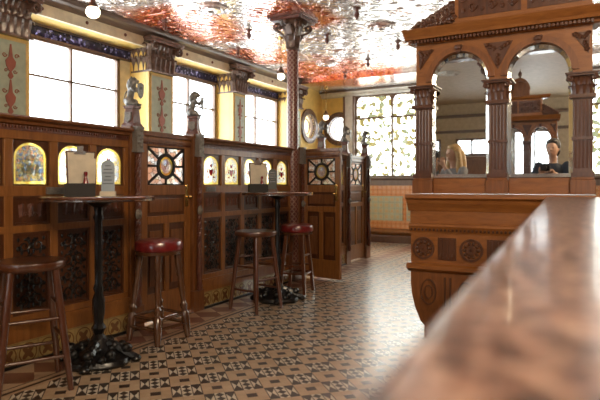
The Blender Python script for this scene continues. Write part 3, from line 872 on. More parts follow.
# ------------------------------------------------------------------ lattice column
def column(loc, label, ztop=CEIL, mat='column'):
    c = thing('lattice_column', loc, 0, label, 'column')
    MB().box(-.08,.08,-.08,.08,0,.12).lathe([(.08,.12),(.085,.16),(.08,.18),(.076,.22)],0,0,20).build('base', W['capital'], c)
    MB().lathe([(.072,.22),(.072,ztop-.42)],0,0,24).build('shaft', W[mat], c, smooth=True)
    cp = MB().lathe([(.075,ztop-.42),(.09,ztop-.41),(.075,ztop-.39),(.08,ztop-.3),(.11,ztop-.15),(.17,ztop-.06)],0,0,20)
    for row,(z,n,h,cu,r0) in enumerate(((ztop-.38,8,.15,.06,.075),(ztop-.27,8,.15,.09,.085))):
        for i in range(n):
            a = 2*PI*(i+.5*row)/n; o=(math.cos(a),math.sin(a),0)
            cp.leaf((o[0]*r0,o[1]*r0,z),o,.07,h,cu)
    for i in range(4):
        a = PI/4+i*PI/2; o=Vector((math.cos(a),math.sin(a),0)); 
        for k in range(2):
            pts=[]; 
            for t in range(13):
                q=t/12; aa=-PI/2+q*2*PI*1.25; rr=.05*(1-.75*q)
                pts.append(o*(.20+rr*math.cos(aa))+Vector((-o.y,o.x,0))*(.02*(2*k-1))+Vector((0,0,ztop-.13+rr*math.sin(aa))))
            cp.tube(pts,.013,6)
        cp.tube([o*.09+Vector((0,0,ztop-.3)),o*.13+Vector((0,0,ztop-.22)),o*.2+Vector((0,0,ztop-.18))],[.012,.014,.014],6)
        a=i*PI/2; o=Vector((math.cos(a),math.sin(a),0))
        cp.ball(o*.18+Vector((0,0,ztop-.09)),.035,8,6)
    cp.build('capital', W['capital'], c, smooth=True)
    MB().box(-.21,.21,-.21,.21,ztop-.07,ztop-.035).box(-.235,.235,-.235,.235,ztop-.035,ztop-.001).build('abacus', W['redwood'], c)
    return c
column((-3.40,6.02,0),'tall red and cream diamond-lattice column with leafy capital rising to the ceiling')

# ------------------------------------------------------------------ lamps
def lamp(loc, zt, label, r=.06):
    l = thing('pendant_lamp', loc, 0, label, 'lamp')
    H = zt-loc[2]
    MB().cyl((0,0,.07),(0,0,H-.02),.006).lathe([(.03,H-.03),(.045,H-.001)],0,0,14).build('rod', W['brass'], l)
    MB().lathe([(.02,.13),(.028,.10),(.05,.06),(.055,.035),(.045,.03)],0,0,16).build('gallery', W['capital'], l, smooth=True)
    m = M('glowing_opal_glass'); f=m.noise(m.coord(),8)
    m.bsdf((.9,.85,.7),.3,0,0,None,emis=(1,.86,.6),estr=5)
    MB().ball((0,0,-.01),(r,r,r*.9),16,10).build('globe', W.setdefault('opal',m.m), l, smooth=True)
    return l
def ray(u, v):
    s=(u-300)/548; return Vector((-math.sin(YAW)+math.cos(YAW)*s, math.cos(YAW)+math.sin(YAW)*s, (185-v)/548))
def atz(u,v,z):
    d=ray(u,v); t=(z-EYE)/d.z; p=d*t; return (p.x,p.y,z)
def atx(u,v,x):
    d=ray(u,v); t=x/d.x; p=d*t; return (p.x,p.y,p.z+EYE)
def aty(u,v,y):
    d=ray(u,v); t=y/d.y; p=d*t; return (p.x,p.y,p.z+EYE)
lamp(atx(93,11,-4.7),CEIL,'opal lamp close under the ceiling above the first window',.075)
lamp(atx(281,76,-4.0),CEIL,'opal pendant lamp hanging left of the lattice column',.055)
lamp(aty(326,117,10.3),CEIL-.08,'distant opal pendant lamp between the two round windows',.06)

# ceiling ornaments
def boss_mesh():
    return MB().lathe([(.05,0),(.045,-.015),(.02,-.03),(.018,-.05),(.032,-.075),(.034,-.095),(.02,-.12),(.006,-.14)],0,0,12).mesh('ceiling_boss',True)
BM = boss_mesh(); BM.materials.append(W['redwood'])
for k,(u,v,lb_) in enumerate([(165,20,'over the first painted pilaster'),(249,29,'left of the column capital'),(238,48,'lower left of the column capital'),(357,8,'near the top edge, right of the column'),
        (327,34,'just right of the column capital'),(398,41,'close to the mirror screen cornice'),(368,59,'between the medallion and the far beam'),(345,72,'nearest the far beam')]):
    o = bpy.data.objects.new('ceiling_boss',BM); COL.objects.link(o); o.location = atz(u,v,CEIL)
    tag(o,'small dark turned boss hanging from the ceiling '+lb_,'ceiling boss','turned bosses on the ceiling')
def rose_mesh():
    m = MB().lathe([(.20,0),(.20,-.02),(.17,-.03),(.165,-.015),(.12,-.015),(.11,-.04),(.06,-.045),(.04,-.02),(.01,-.02)],0,0,24)
    for i in range(8):
        a=2*PI*i/8; m.ball((.14*math.cos(a),.14*math.sin(a),-.02),(.018,.018,.015),8,5)
    return m.mesh('ceiling_medallion',True)
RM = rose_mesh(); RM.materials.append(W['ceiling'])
for u,v,lb_ in [(212,8,'round embossed ceiling medallion above the second window'),(382,26,'round embossed ceiling medallion left of the mirror screen cornice'),(327,63,'round embossed ceiling medallion near the far beam')]:
    o = bpy.data.objects.new('ceiling_medallion',RM); COL.objects.link(o); o.location = atz(u,v,CEIL); tag(o,lb_,'ceiling medallion','embossed medallions on the ceiling')
ob = bpy.data.objects.new('ceiling_rose',RM.copy()); COL.objects.link(ob); ob.data.materials.clear(); ob.data.materials.append(W['white']); ob.location=(-2.5,-1.86,CEIL)
tag(ob,'white plaster rose on the unglared rear ceiling, seen in the left mirror','ceiling rose')

# ------------------------------------------------------------------ tables and stools
def bar_table(loc, label):
    t = thing('bar_table', loc, 0, label, 'table', 'round iron-based bar tables')
    H=1.125
    MB().lathe([(.30,H-.035),(.355,H-.03),(.37,H-.018),(.37,H-.006),(.36,H)],0,0,48).build('tabletop', W['tabletop'], t, smooth=True)
    MB().lathe([(.36,H-.034),(.372,H-.03),(.372,H-.02)],0,0,48).build('rim', W['chrome'], t, smooth=True).scale=(.999,.999,1)
    st = MB().lathe([(.035,.12),(.05,.16),(.03,.19),(.045,.23),(.028,.27),(.038,.33),(.04,.42),(.024,.47),(.034,.5),(.024,.53),(.026,.8),(.024,.95),(.034,.98),(.024,1.01),(.03,1.05),(.07,1.07),(.09,H-.036)],0,0,24,1.0,8,.06)
    st.build('stem', W['iron'], t, smooth=True)
    b = MB().lathe([(.215,.0),(.225,.02),(.215,.045),(.17,.06),(.13,.075),(.08,.11),(.05,.16)],0,0,40,1.0,4,.05)
    for i in range(4):
        a=i*PI/2+.5; o=Vector((math.cos(a),math.sin(a),0)); tt=Vector((-o.y,o.x,0))
        b.tube([o*.06+Vector((0,0,.13)),o*.13+Vector((0,0,.10)),o*.20+Vector((0,0,.055)),o*.255+Vector((0,0,.03))],[.03,.032,.03,.026],8)
        b.ball(o*.255+Vector((0,0,.026)),(.036,.036,.026),10,6)
        b.ball(o*.19+Vector((0,0,.095)),(.04,.04,.035),8,6); b.ball(o*.11+Vector((0,0,.11)),.035,8,6); b.ball((o+tt)*.12+Vector((0,0,.08)),.035,8,6); b.ball((o+tt*.5)*.17+Vector((0,0,.06)),.03,8,6)
        for s in (-1,1):
            b.tube([o*.2+tt*s*.03+Vector((0,0,.04)),o*.15+tt*s*.085+Vector((0,0,.035)),o*.1+tt*s*.11+Vector((0,0,.03))],[.018,.02,.014],6)
            b.ball(o*.10+tt*s*.03+Vector((0,0,.10)),.024,8,6)
    b.build('base', W['iron'], t, smooth=True)
    return t
T1=(-2.99,2.61); T2=(-2.95,4.90)
bar_table((*T1,0),'near round bar table on a black cast-iron base, at the left')
bar_table((*T2,0),'far round bar table between two stools, before the lattice column')

def stool(loc, rz, kind, label, grp, H=.75, spread=.19, sr=.2):
    s = thing('bar_stool', loc, rz, label, 'stool', grp)
    if kind=='wood':
        MB().lathe([(.10,H-.055),(sr*.93,H-.052),(sr,H-.04),(sr*1.02,H-.022),(sr,H-.006),(sr*.93,H),(sr*.6,H-.008),(.03,H-.012)],0,0,40).build('seat', W['stool'], s, smooth=True)
    else:
        MB().lathe([(sr*.9,H-.10),(sr,H-.098),(sr,H-.074),(sr*.94,H-.072)],0,0,40).build('seat_base', W['stoolB'], s, smooth=True)
        MB().lathe([(sr*.98,H-.075),(sr*1.05,H-.062),(sr*1.06,H-.03),(sr*1.01,H-.002),(sr*.85,H+.012),(.05,H+.018)],0,0,40).build('seat', W['leather'], s, smooth=True)
    zt = H-.055 if kind=='wood' else H-.09
    ti, bo = spread*.62, spread
    def P(i,z,k=1.0):
        a=PI/4+i*PI/2; r=(bo+(ti-bo)*z/zt)*math.sqrt(2)*.93
        return Vector((r*math.cos(a),r*math.sin(a),z))
    for i in range(4):
        l=MB()
        if kind=='turned':
            zz=[0,.03,.10,.20,.22,.26,.28,.30,.36,.42,.48,.50,.53,.56,.60,zt]
            rr=[.018,.024,.031,.033,.020,.031,.02,.016,.021,.024,.018,.025,.018,.024,.026,.026]
            l.tube([P(i,z) for z in zz],rr,12)
        elif kind=='square':
            l.tube([P(i,0),P(i,zt*.5),P(i,zt)],[.022,.025,.027],4)
        else:
            l.tube([P(i,0),P(i,.25),P(i,.5),P(i,zt)],[.0165,.021,.022,.019],12)
        l.build('leg', W['stool' if kind!='turned' else 'stoolB'], s, smooth=(kind!='square'))
    levels = {'wood':[(.20,.30),(.42,.50)],'turned':[(.19,.19)],'square':[(.22,.22),(.30,.42)]}[kind]
    for lv in levels:
        for i in range(4):
            z = lv[i%2]; a=P(i,z); b=P((i+1)%4,z); 
            r=MB()
            if kind=='turned':
                r.tube([a,a.lerp(b,.5),b],[.011,.013,.011],10)
            elif kind=='square': r.tube([a,b],[.014,.014],4)
            else: r.tube([a,a.lerp(b,.5),b],[.009,.012,.009],10)
            r.build('stretcher', W['stool' if kind!='turned' else 'stoolB'], s, smooth=kind!='square')
    if kind=='turned':
        for i in range(4):
            z=.11; a=P(i,z); b=P((i+1)%4,z); d=(b-a).normalized(); n_=Vector((-d.y,d.x,0))*.03
            MB().add([a+n_*.4,b+n_*.4,b-n_*.9,a-n_*.9]+[p+Vector((0,0,.014)) for p in (a+n_*.4,b+n_*.4,b-n_*.9,a-n_*.9)],[(0,3,2,1),(4,5,6,7),(0,1,5,4),(1,2,6,5),(2,3,7,6),(3,0,4,7)]).build('foot_board', W['stoolB'], s)
    return s
stool((-2.975,2.09,0), math.radians(63), 'wood', 'dark wooden round-seat bar stool at the lower left, nearest the camera','bar stools', .755, .205, .195)
stool((-3.02,3.22,0), math.radians(-4), 'turned', 'red leather bar stool with turned legs before the closed snug door','bar stools', .765, .17, .175)
stool((-2.93,4.46,0), math.radians(-10), 'wood', 'plain wooden bar stool standing before the far bar table','bar stools', .76, .19, .20)
stool((-2.99,5.39,0), math.radians(8), 'square', 'red leather bar stool with straight legs by the lattice column','bar stools', .75, .155, .175)

# table-top things
def menu_box(cx, cy, z, rz, t, side):
    b = thing('condiment_box', (cx,cy,z), rz, 'black condiment box on the %s bar table holding a clipboard menu'%t, 'box')
    MB().box(-.095,.095,-.05,.05,0,.01).box(-.095,-.087,-.05,.05,.01,.085).box(.087,.095,-.05,.05,.01,.085).box(-.087,.087,-.05,-.042,.01,.085).box(-.087,.087,.042,.05,.01,.085).build('walls', W['black'], b)
    MB().box(-.086,.086,-.004,.004,.011,.075).build('divider', W['black'], b)
    m = thing('clipboard_menu', (cx,cy,z+.012), rz, 'clipboard with a cream menu sheet standing in the box on the %s bar table'%t, 'menu')
    mat = Matrix.Rotation(-.09,4,'X')
    y=.028
    MB().prism([(-.08,.0),(.08,.0),(.095,.285),(-.09,.29)],y,y+.005).build('board', W['stool'], m)
    MB().prism([(-.068,.004),(.074,.004),(.088,.275),(-.078,.28)],y-.003,y-.0005).build('sheet', W['paper'], m)
    MB().prism([(.05,.06),(.094,.05),(.10,.235),(.085,.24)],y-.006,y-.0035).build('loose_page', W['paper'], m)
    MB().box(-.035,.035,y-.012,y+.008,.267,.287).box(-.02,.02,y-.008,y+.002,.287,.32).build('clip', W['chrome'], m)
    r = thing('sauce_bottle', (cx+math.cos(rz)*.035,cy+math.sin(rz)*.035,z+.012), rz, 'small red bottle standing in the box on the %s bar table'%t,'bottle')
    # bottle stands at the front of the box
    off=-.023
    MB().lathe([(.0,.0),(.020,.002),(.022,.02),(.022,.07),(.014,.10),(.010,.115),(.010,.125)],0,off,16).build('body', W['red'], r, smooth=True)
    MB().lathe([(.011,.125),(.013,.13),(.012,.148),(.004,.152)],0,off,14).build('cap', W['red'], r, smooth=True)
def stand_card(x,y,z,rz,mat,label,lines):
    c = thing('menu_card', (x,y,z), rz, label, 'menu')
    MB().prism(arch_pts(.085,.03,.24,.04),-.003,.003).build('card', mat, c)
    ln=MB()
    for k in range(lines):
        w=.018+.008*((k*7)%3); ln.box(-w,w,-.0045,-.0032,.20-k*.024,.206-k*.024)
    ln.build('printed_lines', W['text'] if mat is W['bluecard'] else W['chrome'], c)
    MB().box(-.05,.05,-.025,.025,0,.022).box(-.05,.05,-.02,-.0035,.022,.032).box(-.05,.05,.0035,.02,.022,.032).build('wooden_foot', W['paper'] if mat is W['bluecard'] else W['stool'], c)
VW = -YAW*0 + math.radians(38)
menu_box(-3.01,2.475,1.126,math.radians(50),'near','l')
stand_card(-2.90,2.61,1.126,math.radians(42),W['bluecard'],'blue-grey round-topped card in a pale wooden foot on the near bar table',6)
menu_box(-3.06,4.70,1.126,math.radians(45),'far','l')
stand_card(-2.98,4.85,1.126,math.radians(35),W['darkcard'],'dark slate round-topped card on the far bar table',5)

# ------------------------------------------------------------------ mirror screen
def fluted_pilaster(mb, cx, w, y, z0, z1, n=5):
    mb.box(cx-w/2,cx+w/2,y,y+.08,z0,z1)
    for k in range(n):
        x = cx-w/2+(k+.5)*w/n
        mb.cyl((x,y,z0+.06),(x,y,z1-.02),w/n*.33,n=8)
    for z in (z0+.02,(z0+z1)/2-.01,z1): mb.box(cx-w/2-.008,cx+w/2+.008,y-.016,y+.08,z-.01,z+.012)
    mb.box(cx-w/2-.012,cx+w/2+.012,y-.02,y+.08,z0-.0,z0+.03)
def screen(loc, rz, label, glassmat, base=True, name='mirror_screen', cat='bar screen', z_off=0.0, pedi=True, kind=None):
    # local x from 0 to 1.25 (left to right), front faces -y, columns centred at .08,.63,1.19
    s = thing(name, loc, rz, label, cat)
    cxs = [.085,.637,1.192]; W_=1.27; cw=.12
    fz0,fz1 = 1.90,2.295
    # arcade board with two arched openings
    n=20; ar=MB(); aw=.215; ah=2.205; rise=.205
    def arcade(mb,y0,y1,inset=0.0):
        mb.box(.025,.36-aw,y0,y1,1.87,fz1); mb.box(.36+aw,.914-aw,y0,y1,1.87,fz1); mb.box(.914+aw,W_-.02,y0,y1,1.87,fz1)
        for c in (.36,.914):
            p=[(c+aw*math.cos(PI*i/n), ah-rise+rise*math.sin(PI*i/n)) for i in range(n+1)]
            for i in range(n): mb.prism([p[i],p[i+1],(p[i+1][0],fz1),(p[i][0],fz1)],y0,y1)
    arcade(ar,.03,.10); ar.build('arcade_board', W['screen'], s)
    for c in (.36,.914):
        am=MB()
        for i in range(n):
            a0=PI*i/n; a1=PI*(i+1)/n
            q=lambda a,r:(c+r*math.cos(a),ah-rise+r*math.sin(a))
            am.prism([q(a0,aw+.04),q(a1,aw+.04),q(a1,aw+.012),q(a0,aw+.012)],.012,.03)
            am.prism([q(a0,aw+.012),q(a1,aw+.012),q(a1,aw-.006),q(a0,aw-.006)],.0,.035)
        am.build('arch_moulding', W['screenv'], s)
        MB().prism([(c-.026,ah+.05),(c+.026,ah+.05),(c+.014,ah-.008),(c-.014,ah-.008)],-.02,.03).ball((c,-.018,ah+.03),(.028,.018,.02),8,6).build('keystone', W['screend'], s)
    def carve_tri(pts):
        sp=MB(); sp.prism(pts,.022,.029)
        cx=sum(p[0] for p in pts)/3; cz=sum(p[1] for p in pts)/3
        for p in pts:
            for f_ in (.25,.5,.72):
                q=(cx*(1-f_)+p[0]*f_,cz*(1-f_)+p[1]*f_); sp.scroll(q[0],.018,q[1],.016,1,1.3,.006); sp.ball((q[0],.018,q[1]),(.009,.01,.012),6,4)
        sp.build('spandrel_carving', W['screend'], s)
    carve_tri([(.045,2.25),(.165,2.25),(.055,2.10)])
    carve_tri([(.535,2.25),(.74,2.25),(.637,2.05)])
    carve_tri([(1.235,2.25),(1.125,2.25),(1.228,2.10)])
    # glass
    for c in (.36,.914):
        g=MB().prism([(c+(x),z) for x,z in arch_pts(.428,1.256,2.203,.205,20)],.062,.066).build('mirror' if glassmat is W['mirror'] else 'pane', glassmat, s)
        bv=MB(); o=[(c+x,z) for x,z in arch_pts(.428,1.256,2.203,.205,20)]; i_=[(c+x,z) for x,z in arch_pts(.378,1.282,2.176,.18,20)]
        for k in range(len(o)):
            j=(k+1)%len(o)
            bv.add([(o[k][0],.052,o[k][1]),(o[j][0],.052,o[j][1]),(i_[j][0],.0605,i_[j][1]),(i_[k][0],.0605,i_[k][1])],[(0,1,2,3)])
        bv.build('bevelled_edge', W['bevelglass'], g)
        if glassmat is W['mirror']:
            MB().box(c-.215,c+.215,.068,.085,1.25,1.97).prism([(c+x,z) for x,z in arch_pts(.44,1.96,2.21,.2,20)],.068,.085).build('mirror_back', W['screend'], g)
    co=MB()
    for c in cxs: fluted_pilaster(co,c,cw,.0,1.255,1.80)
    for k,c in enumerate(cxs):
        q=MB(); fluted_pilaster(q,c,cw,.0,1.255,1.80); q.build('fluted_pilaster', W['screend'], s, smooth=True)
        cc=MB(); cc.merge(capital_rect(cw+.005,.08,.13,1.82,n1=3,curl=.028),Matrix.Translation((c,.075,0)))
        cc.build('capital', W['screend'], s, smooth=True)
        MB().box(c-.078,c+.078,-.025,.14,1.135,1.235).box(c-.07,c+.07,-.018,.14,1.235,1.254).build('pedestal', W['screenv'], s, bevel=.004)
    MB().box(.164,.558,.01,.12,1.135,1.25).box(.716,1.113,.01,.12,1.135,1.25).build('sill_panel', W['screen'], s, bevel=.003)
    # cornice
    MB().mould([(.02,fz1+.001),(.0,fz1+.01),(-.005,fz1+.025),(-.05,fz1+.03),(-.06,fz1+.05),(-.09,fz1+.085),(-.10,fz1+.10),(.2,fz1+.10),(.2,fz1+.001)],.02,W_,.25,.25).build('cornice', W['screen'], s)
    de=MB()
    for k in range(48): x=.0+k*W_/48; de.box(x,x+.016,-.045,-.0055,fz1+.002,fz1+.022)
    de.build('dentil_moulding', W['screend'], s)
    # crest and pediment
    zc=fz1+.101
    cr=MB().box(-.0,.33,.02,.10,zc,zc+.05)
    rr_=random.Random(5)
    for k in range(9):
        x=.01+k*.037; hh=.05+.018*k
        cr.scroll(x,.02,zc+hh*.75,.024+.003*k,1 if k%2 else -1,1.5,.011+.001*k,PI*k/3)
        cr.scroll(x+.015,.0,zc+hh*.35,.022,-1 if k%2 else 1,1.4,.011,PI*k/4)
        cr.leaf((x,.03,zc),(-.5,-1,0),.05,hh*1.05,.02); cr.leaf((x+.01,.06,zc),(-1,0,0),.06,hh*1.15,.04)
        cr.ball((x,.02,zc+hh*.9),(.014,.02,.016),7,5)
    cr.build('crest_carving', W['screend'], s, smooth=True)
    pd=MB().box(.33,1.25,.0,.16,zc,zc+.30).mould([(.0,zc+.30),(-.03,zc+.31),(-.05,zc+.34),(-.05,zc+.36),(.18,zc+.36),(.18,zc+.30)],.33,1.25,.8,.8).box(.32,1.26,-.01,.17,zc,zc+.035)
    pd.build('pediment', W['screen'], s, bevel=.003)
    pc=MB()
    for a,b in ((.36,.80),(.84,1.22)):
        pc.box(a,b,-.006,-.0005,zc+.06,zc+.27)
        nn=int((b-a)/.07)
        for k in range(nn):
            x=a+.035+k*(b-a-.02)/nn
            pc.scroll(x,-.01,zc+.165+.03*(-1)**k,.032,(-1)**k,1.5,.008); pc.ball((x,-.01,zc+.11),(.015,.01,.02),6,4)
    pc.build('pediment_carving', W['screend'], s)
    if pedi:
        zp=zc+.36; c=.79
        ap=MB().box(c-.2,c+.2,.02,.12,zp,zp+.10)
        p=[(c-.2,zp+.1)]+[(c-.2*math.cos(PI*i/20),zp+.1+.2*math.sin(PI*i/20)) for i in range(21)]
        ap.prism([(x,z) for x,z in p[1:]],.04,.12)
        for i in range(20):
            q=lambda t,r:(c-r*math.cos(PI*t/20),zp+.1+r*math.sin(PI*t/20)); ap.prism([q(i,.22),q(i+1,.22),q(i+1,.17),q(i,.17)],.0,.05)
        ap.build('arched_pediment', W['screenv'], s)
        MB().lathe([(.03,zp+.315),(.015,zp+.34),(.04,zp+.37),(.045,zp+.40),(.03,zp+.43),(.01,zp+.45),(.004,zp+.50)],c,.07,16).build('finial', W['screend'], s, smooth=True)
    if base:
        bd=MB()
        # ledge mouldings, from the top down (y,z)
        bd.mould([(-.10,1.13),(-.105,1.10),(-.08,1.085),(-.07,1.06),(-.05,1.03),(-.035,1.00),(.30,1.00),(.30,1.13)],-.0,W_,.065,.0)
        bd.build('ledge', W['screen'], s, bevel=.003)
        MB().box(-.005,W_,-.03,.30,.905,.9995).build('frieze', W['screen'], s)
        md=MB().mould([(-.055,.90),(-.06,.885),(-.045,.86),(-.035,.83),(.30,.83),(.30,.9045),(-.045,.9045)],0,W_,.03,0)
        md.build('bead_rail', W['screen'], s)
        bb=MB()
        for k in range(44): bb.ball((k*W_/44+.01,-.05,.858),(.010,.012,.012),6,4)
        bb.build('beading', W['screend'], s, smooth=True)
        MB().box(.0,W_,-.03,.30,.60,.8295).build('rosette_panel', W['screen'], s)
        for c in (.10,.46,.82,1.18):
            r=MB().ringp(c,.715,.085,.068,-.045,-.031).ringp(c,.715,.035,.012,-.05,-.031)
            for i in range(10):
                a=2*PI*i/10; r.ball((c+.05*math.cos(a),-.035,.715+.05*math.sin(a)),(.014,.012,.014),8,5)
            r.ball((c,-.035,.715),(.014,.02,.014),8,5)
            r.build('rosette', W['screend'], s)
        for c in (.28,.64,1.0):
            gl=MB().box(c-.07,c+.07,-.034,-.0305,.63,.80)
            for k in (-1,0,1):
                gl.box(c+k*.045-.012,c+k*.045+.012,-.04,-.031,.64,.79); gl.ball((c+k*.045,-.036,.66),(.014,.01,.03),6,4)
            gl.build('reeded_block', W['screend'], s)
        MB().mould([(-.06,.60),(-.085,.585),(-.085,.56),(-.05,.54),(-.03,.53),(.30,.53),(.30,.5995),(-.06,.5995)],0,W_,.055,0).build('lower_ledge', W['screen'], s)
        # bulging body that tapers to the floor
        rows=[(.529,.0,-.03),(.44,.0,-.035),(.34,.01,-.03),(.24,.03,-.015),(.14,.06,.02),(.10,.085,.04),(.0,.085,.04)]
        vs=[];fs=[]
        for z,dx,y in rows: vs+= [(dx,y,z),(W_,y,z),(W_,.30,z),(dx,.30,z)]
        for k in range(len(rows)-1):
            for i in range(4):
                j=(i+1)%4; fs.append((k*4+i,(k+1)*4+i,(k+1)*4+j,k*4+j))
        fs+=[(0,1,2,3),tuple(len(rows)*4-4+i for i in (3,2,1,0))]
        MB().add(vs,fs).build('curved_body', W['screenv'], s, smooth=True)
        cv=MB()
        for c in (.14,.42,.70,.98):
            cv.ringp(c,.38,.10,.088,-.046,-.034,sx=.6); cv.ringp(c,.38,.055,.045,-.046,-.034,sx=.6)
        for x in (.26,.30,.54,.58,.82,.86): cv.box(x,x+.012,-.045,-.03,.28,.5)
        cv.build('body_relief', W['screend'], s)
    return s
screen((-1.295,4.20,0),0,'golden oak bar screen with two round-topped mirrors between fluted pilasters',W['mirror'])
gl = MB().box(.0,.8,.02,.12,1.13,1.28).box(0,.8,.0,.14,1.28,1.31)
g = gl.build('gallery_rail', W['screend'], None, loc=(.0,4.22,0)); tag(g,'dark wooden gallery rail beyond the right end of the mirror screen','rail')
MB_b = thing('bar_back_cupboard',(.0,4.22,0),0,'dark wooden cupboard under the gallery rail behind the counter','cupboard')
MB().box(.0,.8,.02,.30,0,1.129).build('carcass',W['screend'],MB_b)
MB().box(.05,.38,.0,.02,.1,1.0).box(.42,.75,.0,.02,.1,1.0).build('doors',W['screenv'],MB_b)
# second screen behind the camera, facing it; arches show bright clear glass
s2 = screen((-.62,-1.75,0),PI,'second oak bar screen with round pediment, seen only in the right mirror',W['clear'],base=True,name='glazed_screen')
s2.scale=(.78,1,1)
column((-1.62,-1.45,0),'carved column seen at the left of the right-hand mirror')

# ------------------------------------------------------------------ counter
CT = 1.12
c = thing('bar_counter',(0,0,0),0,'long bar counter with polished mottled red-brown granite top, blurred in front','counter')
def edge(y): return -.075-.062*y
YC0,YC1=-1.0,4.085
pts=[]
N=16
for i in range(N+1):
    y=YC0+(YC1-YC0)*i/N; pts.append((edge(y),y))
poly=pts+[(.62,YC1),(.62,YC0)]
top=MB().prismz(poly,CT-.045,CT).build('granite_top', W['granite'], c)
b=top.modifiers.new('b','BEVEL'); b.width=.018; b.segments=5; b.limit_method='ANGLE'; b.angle_limit=math.radians(60)
def off(d): return [(edge(y)+d,y) for y in (YC0+.05,YC1-.02)]
a_=off(.14); MB().prismz([a_[0],a_[1],(.56,YC1-.02),(.56,YC0+.05)],.12,CT-.046).build('front_panel', W['screenv'], c)
a_=off(.09); MB().prismz([a_[0],a_[1],(.2,YC1-.02),(.2,YC0+.05)],CT-.12,CT-.0465).build('under_moulding', W['screend'], c)
a_=off(.12); MB().prismz([a_[0],a_[1],(.5,YC1-.02),(.5,YC0+.05)],0,.12).build('plinth', W['iron'], c)
pn=MB()
for k in range(9):
    y0=YC0+.15+k*.53; y1=y0+.42
    if y1>YC1-.05: break
    p=[(edge(y0)+.128,y0),(edge(y1)+.128,y1),(edge(y1)+.141,y1),(edge(y0)+.141,y0)]
    pn.prismz(p,.22,.9)
pn.build('panel_relief', W['screend'], c)

# ------------------------------------------------------------------ people (seen in the mirrors)
def hand(mb, wrist, fdir, side, curl=.5, s=1.0):
    f=Vector(fdir).normalized(); sd=Vector(side); sd=(sd-f*sd.dot(f)).normalized(); n=f.cross(sd)
    w=Vector(wrist); palm=w+f*.045*s
    mb.tube([w,w+f*.03*s,w+f*.085*s],[.022*s,.03*s,.028*s],8)
    for k,(o,l) in enumerate(((-.03,.068),(-.01,.078),(.01,.072),(.03,.056))):
        p0=w+f*.08*s+sd*o*s; p1=p0+(f*math.cos(curl*.5)+n*math.sin(curl*.5))*l*.5*s; p2=p1+(f*math.cos(curl*1.6)+n*math.sin(curl*1.6))*l*.5*s
        mb.tube([p0-f*.02*s,p0,p1,p2],[.0095*s,.009*s,.0085*s,.007*s],7)
    t0=w+f*.03*s-sd*.025*s; t1=t0+(f*.6-sd*.8).normalized()*.035*s; t2=t1+(f*.9-sd*.1+n*.3).normalized()*.03*s
    mb.tube([t0,t1,t2],[.012*s,.0105*s,.008*s],7)
